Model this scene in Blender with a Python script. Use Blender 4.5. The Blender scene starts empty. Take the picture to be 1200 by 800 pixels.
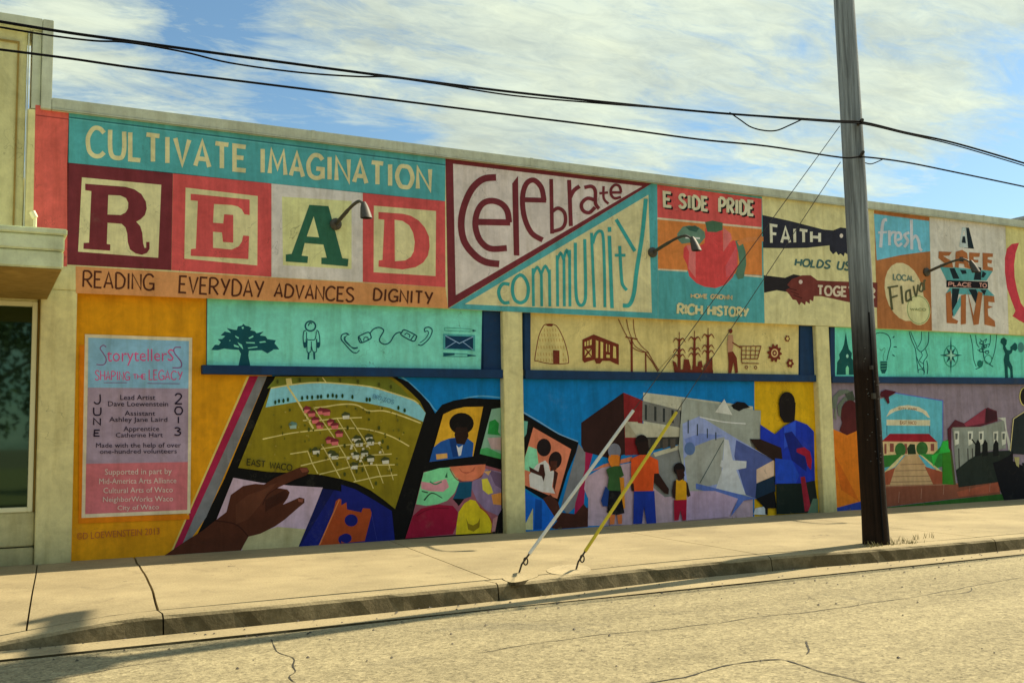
import bpy, bmesh, math, random
from mathutils import Vector, Matrix, noise
from mathutils.geometry import tessellate_polygon
S = bpy.context.scene
COL = S.collection
random.seed(7)
# ------------------------------------------------------------------ camera
YAW, PITCH, ROLL, CD, CH, FP = 0.48312746, 0.09422555, -0.01753464, 12.1959, 1.25, 1200.0
def cam_axes():
    cy, sy = math.cos(YAW), math.sin(YAW)
    f = Vector((sy*math.cos(PITCH), cy*math.cos(PITCH), math.sin(PITCH)))
    r = Vector((cy, -sy, 0)); u = r.cross(f)
    c, s = math.cos(ROLL), math.sin(ROLL)
    return c*r+s*u, -s*r+c*u, f
CR, CU, CF = cam_axes()
cam = bpy.data.cameras.new('camera'); co = bpy.data.objects.new('camera', cam); COL.objects.link(co)
co.matrix_world = Matrix(((CR.x, CU.x, -CF.x, 0), (CR.y, CU.y, -CF.y, -CD), (CR.z, CU.z, -CF.z, CH), (0, 0, 0, 1)))
cam.sensor_width = 36; cam.lens = 36.0*FP/1200; cam.clip_end = 3000; cam.clip_start = 0.05
S.camera = co
# ------------------------------------------------------------------ light
SD = Vector((-1.0, -0.150, -1.0)).normalized()
ELEV = math.asin(-SD.z); AZ = math.atan2(-SD.x, -SD.y)
sun = bpy.data.lights.new('sun', 'SUN'); sun.energy = 5.0; sun.angle = math.radians(0.5); sun.color = (1.0, 0.87, 0.63)
so = bpy.data.objects.new('sun', sun); COL.objects.link(so); so.rotation_euler = SD.to_track_quat('-Z', 'Y').to_euler(); so.location = (20, 10, 30)
W = bpy.data.worlds.new('World'); S.world = W; W.use_nodes = True
nt = W.node_tree; nt.nodes.clear()
def N(t, kind, **kw):
    n = t.nodes.new(kind)
    for k, v in kw.items(): setattr(n, k, v)
    return n
def vmath(t, op, a, b=None):
    n = N(t, 'ShaderNodeVectorMath', operation=op); put(t, n.inputs[0], a)
    if b is not None: put(t, n.inputs[1], b)
    return n.outputs[0] if op not in ('DOT_PRODUCT', 'LENGTH', 'DISTANCE') else n.outputs['Value']
def put(t, s, v):
    if isinstance(v, (int, float, tuple, list, Vector)): s.default_value = v
    else: t.links.new(v, s)
def math_(t, op, a, b=0.0, c=0.0, clamp=False):
    n = N(t, 'ShaderNodeMath', operation=op); n.use_clamp = clamp
    for i, v in enumerate((a, b, c)): put(t, n.inputs[i], v)
    return n.outputs[0]
def ramp(t, fac, stops):
    n = N(t, 'ShaderNodeValToRGB'); e = n.color_ramp.elements
    while len(e) < len(stops): e.new(0.5)
    for el, (p, c) in zip(e, stops):
        el.position = p; el.color = (c, c, c, 1) if isinstance(c, (int, float)) else (*c, 1)
    put(t, n.inputs[0], fac); return n.outputs[0]
def mix(t, fac, a, b, bt='MIX'):
    n = N(t, 'ShaderNodeMix', data_type='RGBA', blend_type=bt); put(t, n.inputs[0], fac)
    for s, v in ((n.inputs[6], a), (n.inputs[7], b)):
        put(t, s, (*v, 1) if isinstance(v, tuple) and len(v) == 3 else v)
    return n.outputs[2]
def noise_(t, vec, scale, detail=4, rough=0.5, dist=0.0):
    n = N(t, 'ShaderNodeTexNoise'); n.inputs['Scale'].default_value = scale; n.inputs['Detail'].default_value = detail
    n.inputs['Roughness'].default_value = rough; n.inputs['Distortion'].default_value = dist
    if vec is not None: t.links.new(vec, n.inputs['Vector'])
    return n.outputs['Fac']
sky = N(nt, 'ShaderNodeTexSky', sky_type='NISHITA'); sky.sun_disc = False
sky.sun_elevation = ELEV; sky.sun_rotation = AZ; sky.air_density = 1.0; sky.dust_density = 0.6; sky.ozone_density = 2.0
tc = N(nt, 'ShaderNodeTexCoord').outputs['Generated']
sx = N(nt, 'ShaderNodeSeparateXYZ'); nt.links.new(tc, sx.inputs[0])
zz = math_(nt, 'ADD', math_(nt, 'MAXIMUM', sx.outputs[2], 0.0), 0.12)
cb = N(nt, 'ShaderNodeCombineXYZ')
put(nt, cb.inputs[0], math_(nt, 'DIVIDE', sx.outputs[0], zz)); put(nt, cb.inputs[1], math_(nt, 'DIVIDE', sx.outputs[1], zz))
P = cb.outputs[0]
mp = N(nt, 'ShaderNodeMapping'); mp.inputs['Rotation'].default_value = (0, 0, 0.5); mp.inputs['Scale'].default_value = (0.75, 1.25, 1); nt.links.new(P, mp.inputs[0])
big = noise_(nt, mp.outputs[0], 0.75, 3, 0.5, 0.3)
mp2 = N(nt, 'ShaderNodeMapping'); mp2.inputs['Rotation'].default_value = (0, 0, -0.35); mp2.inputs['Scale'].default_value = (1.0, 2.1, 1); nt.links.new(P, mp2.inputs[0])
fine = noise_(nt, mp2.outputs[0], 3.4, 10, 0.66, 0.7)
micro = noise_(nt, mp2.outputs[0], 11.0, 8, 0.7, 0.6)
def cloud_dir(px, py):
    return (CR*(px-600) + CU*(400-py) + CF*FP).normalized()
def spot(px, py, wid):      # soft cloud bank around a direction of the sky
    d = vmath(nt, 'DOT_PRODUCT', tc, tuple(cloud_dir(px, py)))
    c0 = math.cos(math.radians(wid))
    return ramp(nt, math_(nt, 'DIVIDE', math_(nt, 'SUBTRACT', d, c0), 1-c0, clamp=True), ((0, 0), (1, 1)))
cover = math_(nt, 'ADD', math_(nt, 'MULTIPLY', big, 0.45), math_(nt, 'ADD', math_(nt, 'MULTIPLY', fine, 0.72), math_(nt, 'MULTIPLY', math_(nt, 'SUBTRACT', micro, 0.5), 0.17)))
BANKS = [(780,50,11,0.13),(610,90,7,0.12),(190,190,4,0.20),(120,40,3.5,0.12),(40,20,4,0.16),(1120,70,7,0.12),(1090,140,4,.08),(420,40,5,.10),(250,40,3,-0.07),(480,40,6,.06),(1000,150,4,.08),(360,135,4,-0.12),(480,150,3,-0.10),(560,170,3,.08),(820,160,3,-0.12),(700,180,4,-0.03),(1140,215,5,-0.16),(960,50,2.5,-0.10),(1190,90,2.5,-0.08)]
for px_, py_, wd, am in BANKS: cover = math_(nt, 'ADD', cover, math_(nt, 'MULTIPLY', spot(px_, py_, wd), am))
cov = ramp(nt, cover, ((0.50, 0.0), (0.60, 0.42), (0.71, 0.84), (0.92, 1.0)))
shade = noise_(nt, mp2.outputs[0], 1.7, 5, 0.55, 0.2)
ccol = mix(nt, ramp(nt, math_(nt, 'ADD', math_(nt, 'MULTIPLY', shade, 0.6), math_(nt, 'MULTIPLY', micro, 0.4)), ((0.38, 0), (0.62, 1))), (4.7, 5.15, 4.1), (7.2, 7.8, 5.8))
skyc = mix(nt, 1.0, sky.outputs[0], (0.88, 1.06, 1.02), 'MULTIPLY')
skyc = mix(nt, math_(nt, 'MULTIPLY', cov, 0.93), skyc, ccol)
bg = N(nt, 'ShaderNodeBackground'); bg.inputs[1].default_value = 0.085; nt.links.new(skyc, bg.inputs[0])
ow = N(nt, 'ShaderNodeOutputWorld'); nt.links.new(bg.outputs[0], ow.inputs[0])
S.view_settings.view_transform = 'Standard'; S.view_settings.look = 'None'; S.view_settings.gamma = 1; S.view_settings.use_curve_mapping = False
S.view_settings.exposure = 0.6
# ------------------------------------------------------------------ unprojection of points measured in the photograph onto planes of the place
def ray(x, y): return CR*(x-600) + CU*(400-y) + CF*FP
def wallp(x, y, Y=0.0):
    v = ray(x, y); k = (CD+Y)/v.y; return Vector((v.x*k, Y, CH+v.z*k))
def gndp(x, y, z=0.0):
    v = ray(x, y); k = (z-CH)/v.z; return Vector((v.x*k, v.y*k-CD, z))
# ------------------------------------------------------------------ materials
def lin(c): return tuple(((v/255)/12.92 if v <= 10 else ((v/255+0.055)/1.055)**2.4) for v in c)
KA = (2.0, 2.0, 2.45)
def alb(c):
    a = [l*k for l, k in zip(lin(c), KA)]; q = min(1.0, 0.84/max(a)); return tuple(v*q for v in a)
def mat(name, col=None, rough=0.7, fn=None, bump=0.0, bscale=60, metal=0.0, var=0.12, vscale=1.5, spec=0.4, dark=None):
    m = bpy.data.materials.new(name); m.use_nodes = True; t = m.node_tree; b = t.nodes['Principled BSDF']
    g = N(t, 'ShaderNodeTexCoord').outputs['Object']
    geo = N(t, 'ShaderNodeNewGeometry').outputs['Position']
    if col is None:
        a = N(t, 'ShaderNodeVertexColor'); a.layer_name = 'Col'; base = a.outputs[0]
    else:
        base = N(t, 'ShaderNodeRGB'); base.outputs[0].default_value = (*col, 1); base = base.outputs[0]
    v = noise_(t, geo, vscale, 6, 0.6)
    f = ramp(t, v, ((0.3, 1-var), (0.7, 1+var*0.6 if var < .5 else 1.0)))
    base = mix(t, 1.0, base, f, 'MULTIPLY')
    if fn: base = fn(t, base, geo)
    t.links.new(base, b.inputs['Base Color'])
    b.inputs['Roughness'].default_value = rough; b.inputs['Metallic'].default_value = metal
    b.inputs['Specular IOR Level'].default_value = spec
    if bump:
        n1 = noise_(t, geo, bscale, 4, 0.6)
        bp = N(t, 'ShaderNodeBump'); bp.inputs['Strength'].default_value = 0.8; bp.inputs['Distance'].default_value = bump
        t.links.new(n1, bp.inputs['Height']); t.links.new(bp.outputs[0], b.inputs['Normal'])
    return m
def streaks(t, base, geo):      # rain streaks and hand-brushed unevenness of old wall paint
    mpn = N(t, 'ShaderNodeMapping'); mpn.inputs['Scale'].default_value = (5, 5, 0.5); t.links.new(geo, mpn.inputs[0])
    s = ramp(t, noise_(t, mpn.outputs[0], 1.6, 5, 0.65), ((0.45, (1, 1, 1)), (0.8, (0.74, 0.71, 0.64))))
    base = mix(t, 1.0, base, s, 'MULTIPLY')
    s2 = ramp(t, noise_(t, geo, 11, 5, 0.7), ((0.35, 0.93), (0.65, 1.07)))
    base = mix(t, 1.0, base, ramp(t, noise_(t, geo, 2.6, 6, 0.65, 1.2), ((0.30, 0.84), (0.68, 1.10))), 'MULTIPLY')
    base = mix(t, 1.0, base, s2, 'MULTIPLY')
    s4 = ramp(t, noise_(t, geo, 2.3, 8, 0.75), ((0.58, 0.0), (0.75, 0.07)))
    base = mix(t, s4, base, (0.6, 0.56, 0.42))
    br = N(t, 'ShaderNodeMapping'); br.inputs['Scale'].default_value = (3, 3, 26); t.links.new(geo, br.inputs[0])
    base = mix(t, 1.0, base, ramp(t, noise_(t, br.outputs[0], 2.4, 3, 0.6, 0.3), ((0.3, 0.985), (0.7, 1.015))), 'MULTIPLY')
    return hairline(t, base, geo, 0.9, 0.0022, 0.45)
def hairline(t, base, geo, scale, width, amt):      # fine wandering cracks
    n = noise_(t, geo, scale, 5, 0.55, 0.4); d = math_(t, 'ABSOLUTE', math_(t, 'SUBTRACT', n, 0.5))
    k = ramp(t, math_(t, 'DIVIDE', d, width, clamp=True), ((0.0, 1.0), (1.0, 0.0)))
    g = ramp(t, noise_(t, geo, scale*0.7+0.13, 2), ((0.50, 0.0), (0.60, amt)))
    return mix(t, math_(t, 'MULTIPLY', k, g), base, (0.05, 0.042, 0.03))
def grime(t, base, geo):        # dirty foot of a wall
    z = N(t, 'ShaderNodeSeparateXYZ'); t.links.new(geo, z.inputs[0])
    n = noise_(t, geo, 6, 4, 0.6)
    k = math_(t, 'SUBTRACT', math_(t, 'ADD', 0.42, math_(t, 'MULTIPLY', n, 0.5)), math_(t, 'MULTIPLY', z.outputs[2], 1.6), clamp=True)
    base = mix(t, math_(t, 'MULTIPLY', k, 0.7), base, (0.10, 0.085, 0.05))
    return streaks(t, base, geo)
def concrete(t, base, geo):
    a = ramp(t, noise_(t, geo, 0.9, 7, 0.65), ((0.35, 0.80), (0.65, 1.10)))
    base = mix(t, 1.0, base, a, 'MULTIPLY')
    st = ramp(t, noise_(t, geo, 2.7, 6, 0.7, 0.6), ((0.56, 0.0), (0.74, 0.5)))
    base = mix(t, st, base, (0.16, 0.13, 0.08))
    sp = ramp(t, noise_(t, geo, 55, 3, 0.7), ((0.33, 0.80), (0.6, 1.07)))
    base = mix(t, 1.0, base, sp, 'MULTIPLY')
    gum = N(t, 'ShaderNodeTexVoronoi'); gum.inputs['Scale'].default_value = 2.3; t.links.new(geo, gum.inputs['Vector'])
    base = mix(t, ramp(t, gum.outputs['Distance'], ((0.045, 0.6), (0.06, 0.0))), base, (0.13, 0.105, 0.065))
    return hairline(t, base, geo, 0.55, 0.0016, 0.8)
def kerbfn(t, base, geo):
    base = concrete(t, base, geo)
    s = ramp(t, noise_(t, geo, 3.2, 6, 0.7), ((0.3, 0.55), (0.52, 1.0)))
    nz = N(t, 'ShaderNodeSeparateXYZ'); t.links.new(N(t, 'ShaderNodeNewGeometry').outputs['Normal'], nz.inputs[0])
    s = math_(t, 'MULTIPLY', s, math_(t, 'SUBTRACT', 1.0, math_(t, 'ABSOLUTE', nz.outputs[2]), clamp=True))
    return mix(t, s, base, (0.055, 0.042, 0.018))  # upright kerb face darkened in colour to deepen its shade, with dirt stains
def asphaltfn(t, base, geo):
    vo = N(t, 'ShaderNodeTexVoronoi'); vo.inputs['Scale'].default_value = 60; t.links.new(geo, vo.inputs['Vector'])
    sp = N(t, 'ShaderNodeSeparateColor'); t.links.new(vo.outputs['Color'], sp.inputs[0])
    g = ramp(t, sp.outputs[0], ((0.0, 0.58), (0.22, 0.88), (0.8, 1.08), (1.0, 1.28)))
    base = mix(t, 1.0, base, g, 'MULTIPLY')
    base = mix(t, 1.0, base, ramp(t, noise_(t, geo, 17, 5, 0.75), ((0.34, 0.70), (0.6, 1.08))), 'MULTIPLY')
    mpn = N(t, 'ShaderNodeMapping'); mpn.inputs['Scale'].default_value = (0.16, 1.6, 1); t.links.new(geo, mpn.inputs[0])
    a = ramp(t, noise_(t, mpn.outputs[0], 1.1, 6, 0.6), ((0.35, 0.82), (0.65, 1.08)))
    base = mix(t, 1.0, base, a, 'MULTIPLY')
    st = ramp(t, noise_(t, geo, 0.8, 8, 0.7, 1.0), ((0.58, 0.0), (0.8, 0.4)))
    base = mix(t, st, base, (0.15, 0.13, 0.09))
    oil = ramp(t, noise_(t, geo, 0.45, 7, 0.6, 1.5), ((0.60, 0.0), (0.68, 0.35)))
    base = mix(t, oil, base, (0.13, 0.12, 0.09))
    return hairline(t, base, geo, 0.7, 0.002, 0.7)
def barkfn(t, base, geo):
    mpn = N(t, 'ShaderNodeMapping'); mpn.inputs['Scale'].default_value = (14, 14, 0.5); t.links.new(geo, mpn.inputs[0])
    a = ramp(t, noise_(t, mpn.outputs[0], 2, 6, 0.7), ((0.3, 0.35), (0.7, 1.5)))
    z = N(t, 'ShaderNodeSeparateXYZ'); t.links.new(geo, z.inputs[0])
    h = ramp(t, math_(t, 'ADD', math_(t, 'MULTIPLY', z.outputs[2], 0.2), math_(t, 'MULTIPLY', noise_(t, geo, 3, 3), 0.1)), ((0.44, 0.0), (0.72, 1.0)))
    base = mix(t, h, base, (0.25, 0.275, 0.29))  # upper post turns blue-grey: a glass reflection painted into the wood colour
    return mix(t, 1.0, base, a, 'MULTIPLY')
M = {}
M['paint'] = mat('mural_paint', None, 0.75, streaks, 0.0018, 90, var=0.10, spec=0.15)
M['cream'] = mat('cream_wall_paint', alb((176, 168, 112)), 0.75, grime, 0.002, 80, var=0.08, spec=0.15)
M['tan'] = mat('tan_wall_paint', alb((160, 154, 104)), 0.75, grime, 0.003, 60, var=0.10, spec=0.15)
M['coping'] = mat('coping_metal', alb((150, 152, 122)), 0.5, streaks, 0.0, var=0.10, spec=0.4)
M['ledge'] = mat('concrete_ledge', alb((165, 170, 128)), 0.75, streaks, 0.002, 70, var=0.12, spec=0.2)
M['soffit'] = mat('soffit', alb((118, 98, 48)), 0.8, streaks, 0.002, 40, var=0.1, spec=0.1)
PV = (0.40, 0.325, 0.185); AS = (0.365, 0.31, 0.18)
M['pave'] = mat('pavement_concrete', PV, 0.85, concrete, 0.003, 70, var=0.06, spec=0.2)
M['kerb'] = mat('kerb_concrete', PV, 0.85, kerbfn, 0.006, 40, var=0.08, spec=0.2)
M['asph'] = mat('road_surface', AS, 0.9, asphaltfn, 0.006, 75, var=0.05, spec=0.2)
M['crack'] = mat('tar_crack', (0.035, 0.03, 0.02), 0.8, None, 0.004, 60)
M['soil'] = mat('soil', (0.16, 0.13, 0.08), 0.95, None, 0.01, 20, var=0.3)
M['roof'] = mat('roof_felt', (0.3, 0.29, 0.27), 0.9, None, 0.004, 30)
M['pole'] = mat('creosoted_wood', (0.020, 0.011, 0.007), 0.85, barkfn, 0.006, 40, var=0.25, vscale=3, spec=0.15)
M['wire'] = mat('black_cable', (0.010, 0.010, 0.012), 0.9, spec=0.05)
M['steel'] = mat('galvanised_steel', (0.34, 0.34, 0.33), 0.45, None, 0.0, metal=0.6, var=0.2, vscale=20)
M['darksteel'] = mat('weathered_steel', (0.055, 0.045, 0.035), 0.6, None, 0.0, metal=0.3, var=0.3, vscale=20)
M['lamp'] = mat('weathered_lamp_metal', (0.085, 0.075, 0.06), 0.6, None, 0.0, metal=0.2, var=0.3, vscale=25)
M['white_plastic'] = mat('white_plastic_guard', (0.72, 0.70, 0.64), 0.45, None, 0.0, var=0.2, vscale=5)
M['yellow_plastic'] = mat('yellow_plastic_guard', (0.72, 0.55, 0.02), 0.45, None, 0.0, var=0.2, vscale=5)
M['frame'] = mat('window_frame_metal', alb((178, 175, 130)), 0.45, None, 0.0, var=0.08)
M['leaf'] = mat('leaves', (0.05, 0.085, 0.02), 0.7, None, 0.0, var=0.5, vscale=0.9)
M['bark'] = mat('bark', (0.10, 0.075, 0.05), 0.9, None, 0.01, 10)
M['grass'] = mat('dry_grass', (0.20, 0.17, 0.06), 0.8, None, 0.0, var=0.3, vscale=8)
M['navy'] = mat('navy_trim_paint', alb((8, 38, 64)), 0.6, streaks, 0.0015, 70, spec=0.25)
M['brick'] = mat('brick_paint', alb((165, 90, 65)), 0.8, streaks, 0.002, 60)
def glassmat():
    m = bpy.data.materials.new('window_glass'); m.use_nodes = True; b = m.node_tree.nodes['Principled BSDF']
    b.inputs['Base Color'].default_value = (0.006, 0.013, 0.006, 1); b.inputs['Roughness'].default_value = 0.03
    b.inputs['Specular IOR Level'].default_value = 1.0; b.inputs['IOR'].default_value = 1.62
    b.inputs['Specular Tint'].default_value = (0.55, 0.9, 0.7, 1)
    return m
M['glass'] = glassmat()
# ------------------------------------------------------------------ object helpers
def link(name, me, m, parent=None, label=None, cat=None, group=None, kind=None):
    o = bpy.data.objects.new(name, me); COL.objects.link(o)
    if me is not None and m is not None: me.materials.append(m if not isinstance(m, str) else M[m])
    if parent is not None: o.parent = parent
    for k, v in (('label', label), ('category', cat), ('group', group), ('kind', kind)):
        if v: o[k] = v
    return o
class MB:
    def __init__(s): s.v = []; s.f = []; s.c = []; s.sm = False
    def poly(s, pts, faces, col=None):
        n = len(s.v); s.v += [tuple(p) for p in pts]
        for f in faces: s.f.append(tuple(n+i for i in f)); s.c.append(col)
    def box(s, a, b, col=None, bev=0.0):
        (x0, y0, z0), (x1, y1, z1) = a, b
        p = [(x0, y0, z0), (x1, y0, z0), (x1, y1, z0), (x0, y1, z0), (x0, y0, z1), (x1, y0, z1), (x1, y1, z1), (x0, y1, z1)]
        s.poly(p, [(0, 3, 2, 1), (4, 5, 6, 7), (0, 1, 5, 4), (1, 2, 6, 5), (2, 3, 7, 6), (3, 0, 4, 7)], col)
    def tube(s, pts, rad, n=8, cap=True):
        pts = [Vector(p) for p in pts]
        rr = rad if isinstance(rad, (list, tuple)) else [rad]*len(pts)
        up = Vector((0.13, 0.31, 0.94)); rings = []
        b0 = len(s.v)
        for i, p in enumerate(pts):
            d = (pts[min(i+1, len(pts)-1)]-pts[max(i-1, 0)]).normalized()
            a = d.cross(up)
            if a.length < 0.05: a = d.cross(Vector((1, 0, 0)))
            a.normalize(); b = d.cross(a)
            for k in range(n):
                t = 2*math.pi*k/n; s.v.append(tuple(p+(a*math.cos(t)+b*math.sin(t))*rr[i]))
        for i in range(len(pts)-1):
            for k in range(n):
                q = b0+i*n; s.f.append((q+k, q+(k+1) % n, q+n+(k+1) % n, q+n+k)); s.c.append(None)
        if cap:
            s.f.append(tuple(b0+k for k in range(n))[::-1]); s.c.append(None)
            q = b0+(len(pts)-1)*n; s.f.append(tuple(q+k for k in range(n))); s.c.append(None)
    def build(s, name, m, parent=None, smooth=False, bev=0.0, **kw):
        me = bpy.data.meshes.new(name); me.from_pydata(s.v, [], s.f); me.update()
        if any(c is not None for c in s.c):
            at = me.color_attributes.new('Col', 'FLOAT_COLOR', 'CORNER')
            for p in me.polygons:
                c = s.c[p.index] or (0.5, 0.5, 0.5)
                for li in p.loop_indices: at.data[li].color = (*c, 1)
        bm = bmesh.new(); bm.from_mesh(me)
        bmesh.ops.recalc_face_normals(bm, faces=bm.faces) if not kw.pop('keep', False) else None
        if bev: bmesh.ops.bevel(bm, geom=[e for e in bm.edges if len(e.link_faces) == 2 and e.calc_face_angle(0) > 0.5], offset=bev, segments=2, affect='EDGES', clamp_overlap=True)
        if smooth:
            for f in bm.faces: f.smooth = True
        bm.to_mesh(me); bm.free()
        if smooth and hasattr(me, 'set_sharp_from_angle'): me.set_sharp_from_angle(angle=0.7)
        return link(name, me, m, parent, **kw)
def empty(name, loc, **kw):
    o = link(name, None, None, None, **kw); o.location = loc; return o
def child(o, parent):       # keep world coordinates under an Empty that has a location
    o.parent = parent; o.matrix_parent_inverse = Matrix.Translation(-Vector(parent.location)); return o
# ------------------------------------------------------------------ sign-painter's kit: flat coats of paint laid on a wall plane
def pp(s): return [tuple(float(a) for a in q.split(',')) for q in s.split()] if isinstance(s, str) else list(s)
def smooth(p, closed=False, n=5):
    m = len(p); out = []
    for i in range(m if closed else m-1):
        g = lambda k: p[k % m] if closed else p[max(0, min(m-1, k))]
        a, b, c, d = g(i-1), g(i), g(i+1), g(i+2)
        for j in range(n):
            t = j/n
            out.append(tuple(0.5*(2*b[k]+(c[k]-a[k])*t+(2*a[k]-5*b[k]+4*c[k]-d[k])*t*t+(3*b[k]-a[k]-3*c[k]+d[k])*t**3) for k in (0, 1)))
    if not closed: out.append(p[-1])
    return out
class Paint:
    def __init__(s, Y=0.0, off=0.002): s.Y = Y; s.z = off; s.b = MB(); s.t = (0, 0, 1.0); s.marks = []
    def crop(s, x, y, k): s.t = (x, y, k); return s
    def mark(s, name='painted_letter'):      # whatever is painted from here on is a piece of its own
        s.marks.append((len(s.b.f), name)); return s
    def put3(s, q, z): return wallp(s.t[0]+q[0]/s.t[2], s.t[1]+q[1]/s.t[2], s.Y-z)
    def poly(s, col, pts, sm=False, z=None):
        p = pp(pts)
        if sm: p = smooth(p, True)
        if z is None: s.z += 0.00012; z = s.z
        tri = tessellate_polygon([[Vector((a, b, 0)) for a, b in p]])
        s.b.poly([s.put3(q, z) for q in p], tri, alb(col)); return s
    def st(s, col, w, pts, sm=False, closed=False, z=None, w1=None):
        p = pp(pts)
        if sm: p = smooth(p, closed)
        if z is None: s.z += 0.00012; z = s.z
        m = len(p); L = []; R_ = []
        for i in range(m):
            a = p[(i-1) % m] if closed or i > 0 else p[i]; c = p[(i+1) % m] if closed or i < m-1 else p[i]; b = p[i]
            d1 = Vector((b[0]-a[0], b[1]-a[1])); d2 = Vector((c[0]-b[0], c[1]-b[1]))
            if d1.length < 1e-6: d1 = d2
            if d2.length < 1e-6: d2 = d1
            d1.normalize(); d2.normalize(); t = (d1+d2)
            t = t.normalized() if t.length > 0.3 else d1
            nrm = Vector((-t.y, t.x)); k = 1/max(0.6, nrm.dot(Vector((-d1.y, d1.x))))
            ww = w if w1 is None else w+(w1-w)*i/(m-1)
            L.append((b[0]+nrm.x*ww/2*k, b[1]+nrm.y*ww/2*k)); R_.append((b[0]-nrm.x*ww/2*k, b[1]-nrm.y*ww/2*k))
        v = [s.put3(q, z) for q in L+R_]
        s.b.poly(v, [(i, (i+1) % m, m+(i+1) % m, m+i) for i in range(m if closed else m-1)], alb(col)); return s
    def ell(s, col, cx, cy, rx, ry, rot=0, n=20, w=None):
        c, d = math.cos(rot), math.sin(rot)
        p = [(cx+rx*math.cos(a)*c-ry*math.sin(a)*d, cy+rx*math.cos(a)*d+ry*math.sin(a)*c) for a in (2*math.pi*i/n for i in range(n))]
        return s.poly(col, p) if w is None else s.st(col, w, p, closed=True)
    # stroke lettering inside a quad (TL,TR,BR,BL); word widths from the glyph table
    def text(s, word, quad, w, col, gap=0.16, font=None, sp=0.45, shadow=None, jit=0.0):
        q = pp(quad); rnd = random.Random(len(word)*7+int(q[0][0])); F = font or GL
        ws = [sp if ch == ' ' else WD.get(ch, 0.62) for ch in word]
        tot = sum(ws)+gap*(len(word)-1); x = 0
        def bil(u, v):
            a = [q[0][k]+(q[1][k]-q[0][k])*u for k in (0, 1)]; b = [q[3][k]+(q[2][k]-q[3][k])*u for k in (0, 1)]
            return (a[0]+(b[0]-a[0])*v, a[1]+(b[1]-a[1])*v)
        z0 = s.z+0.0003; zmax = z0
        for ch, cw in zip(word, ws):
            if ch != ' ':
                if s.marks: s.mark()
                dy = rnd.uniform(-jit, jit); z = z0
                for ln in F[ch]:
                    pts = pp(ln[1:] if ln[0] == '~' else ln); cur = ln[0] == '~'
                    pts = [bil((x+a*cw)/tot, 1-b+dy) for a, b in pts]
                    z += 0.00012; s.st(col, w, pts, sm=cur, z=z)
                    if len(pts) > 2 or True:
                        pass
                zmax = max(z, zmax)
            x += cw+gap
        s.z = zmax+0.0001; return s
    # small printed lettering from the built-in font, fitted into a quad
    def type(s, txt, quad, col, align='FIT'):
        cu = bpy.data.curves.new('t', 'FONT'); cu.body = txt; cu.resolution_u = 2
        ob = bpy.data.objects.new('t', cu); me = bpy.data.meshes.new_from_object(ob)
        v = [x.co.copy() for x in me.vertices]; fs = [tuple(p.vertices) for p in me.polygons]
        bpy.data.objects.remove(ob); bpy.data.curves.remove(cu); bpy.data.meshes.remove(me)
        x0, x1 = min(a.x for a in v), max(a.x for a in v); y0, y1 = -0.0, 0.70
        q = pp(quad); s.z += 0.0003
        def bil(u, t):
            a = [q[0][k]+(q[1][k]-q[0][k])*u for k in (0, 1)]; b = [q[3][k]+(q[2][k]-q[3][k])*u for k in (0, 1)]
            return (a[0]+(b[0]-a[0])*t, a[1]+(b[1]-a[1])*t)
        s.b.poly([s.put3(bil((a.x-x0)/(x1-x0), 1-(a.y-y0)/(y1-y0)), s.z) for a in v], fs, alb(col)); return s
    def build(s, name, parent, **kw):
        # make every paint face look towards the street
        for i, f in enumerate(s.b.f):
            a, b, c = (Vector(s.b.v[j]) for j in f[:3])
            if (b-a).cross(c-a).y > 0: s.b.f[i] = f[::-1]
        cuts = [m for m in s.marks if m[0] < len(s.b.f)]
        if not cuts: return s.b.build(name, 'paint', parent, keep=True, **kw)
        out = None
        if cuts[0][0] > 0: cuts = [(0, name)]+cuts
        for (a, nm), b in zip(cuts, [c[0] for c in cuts[1:]]+[len(s.b.f)]):
            if b <= a: continue
            m = MB(); ids = {}
            for f, c in zip(s.b.f[a:b], s.b.c[a:b]):
                m.f.append(tuple(ids.setdefault(j, len(ids)) for j in f)); m.c.append(c)
            m.v = [s.b.v[j] for j in ids]
            o = m.build(nm, 'paint', parent if out is None or nm != name else parent, keep=True, **(kw if nm == name else {})); out = out or o
        return out
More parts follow.
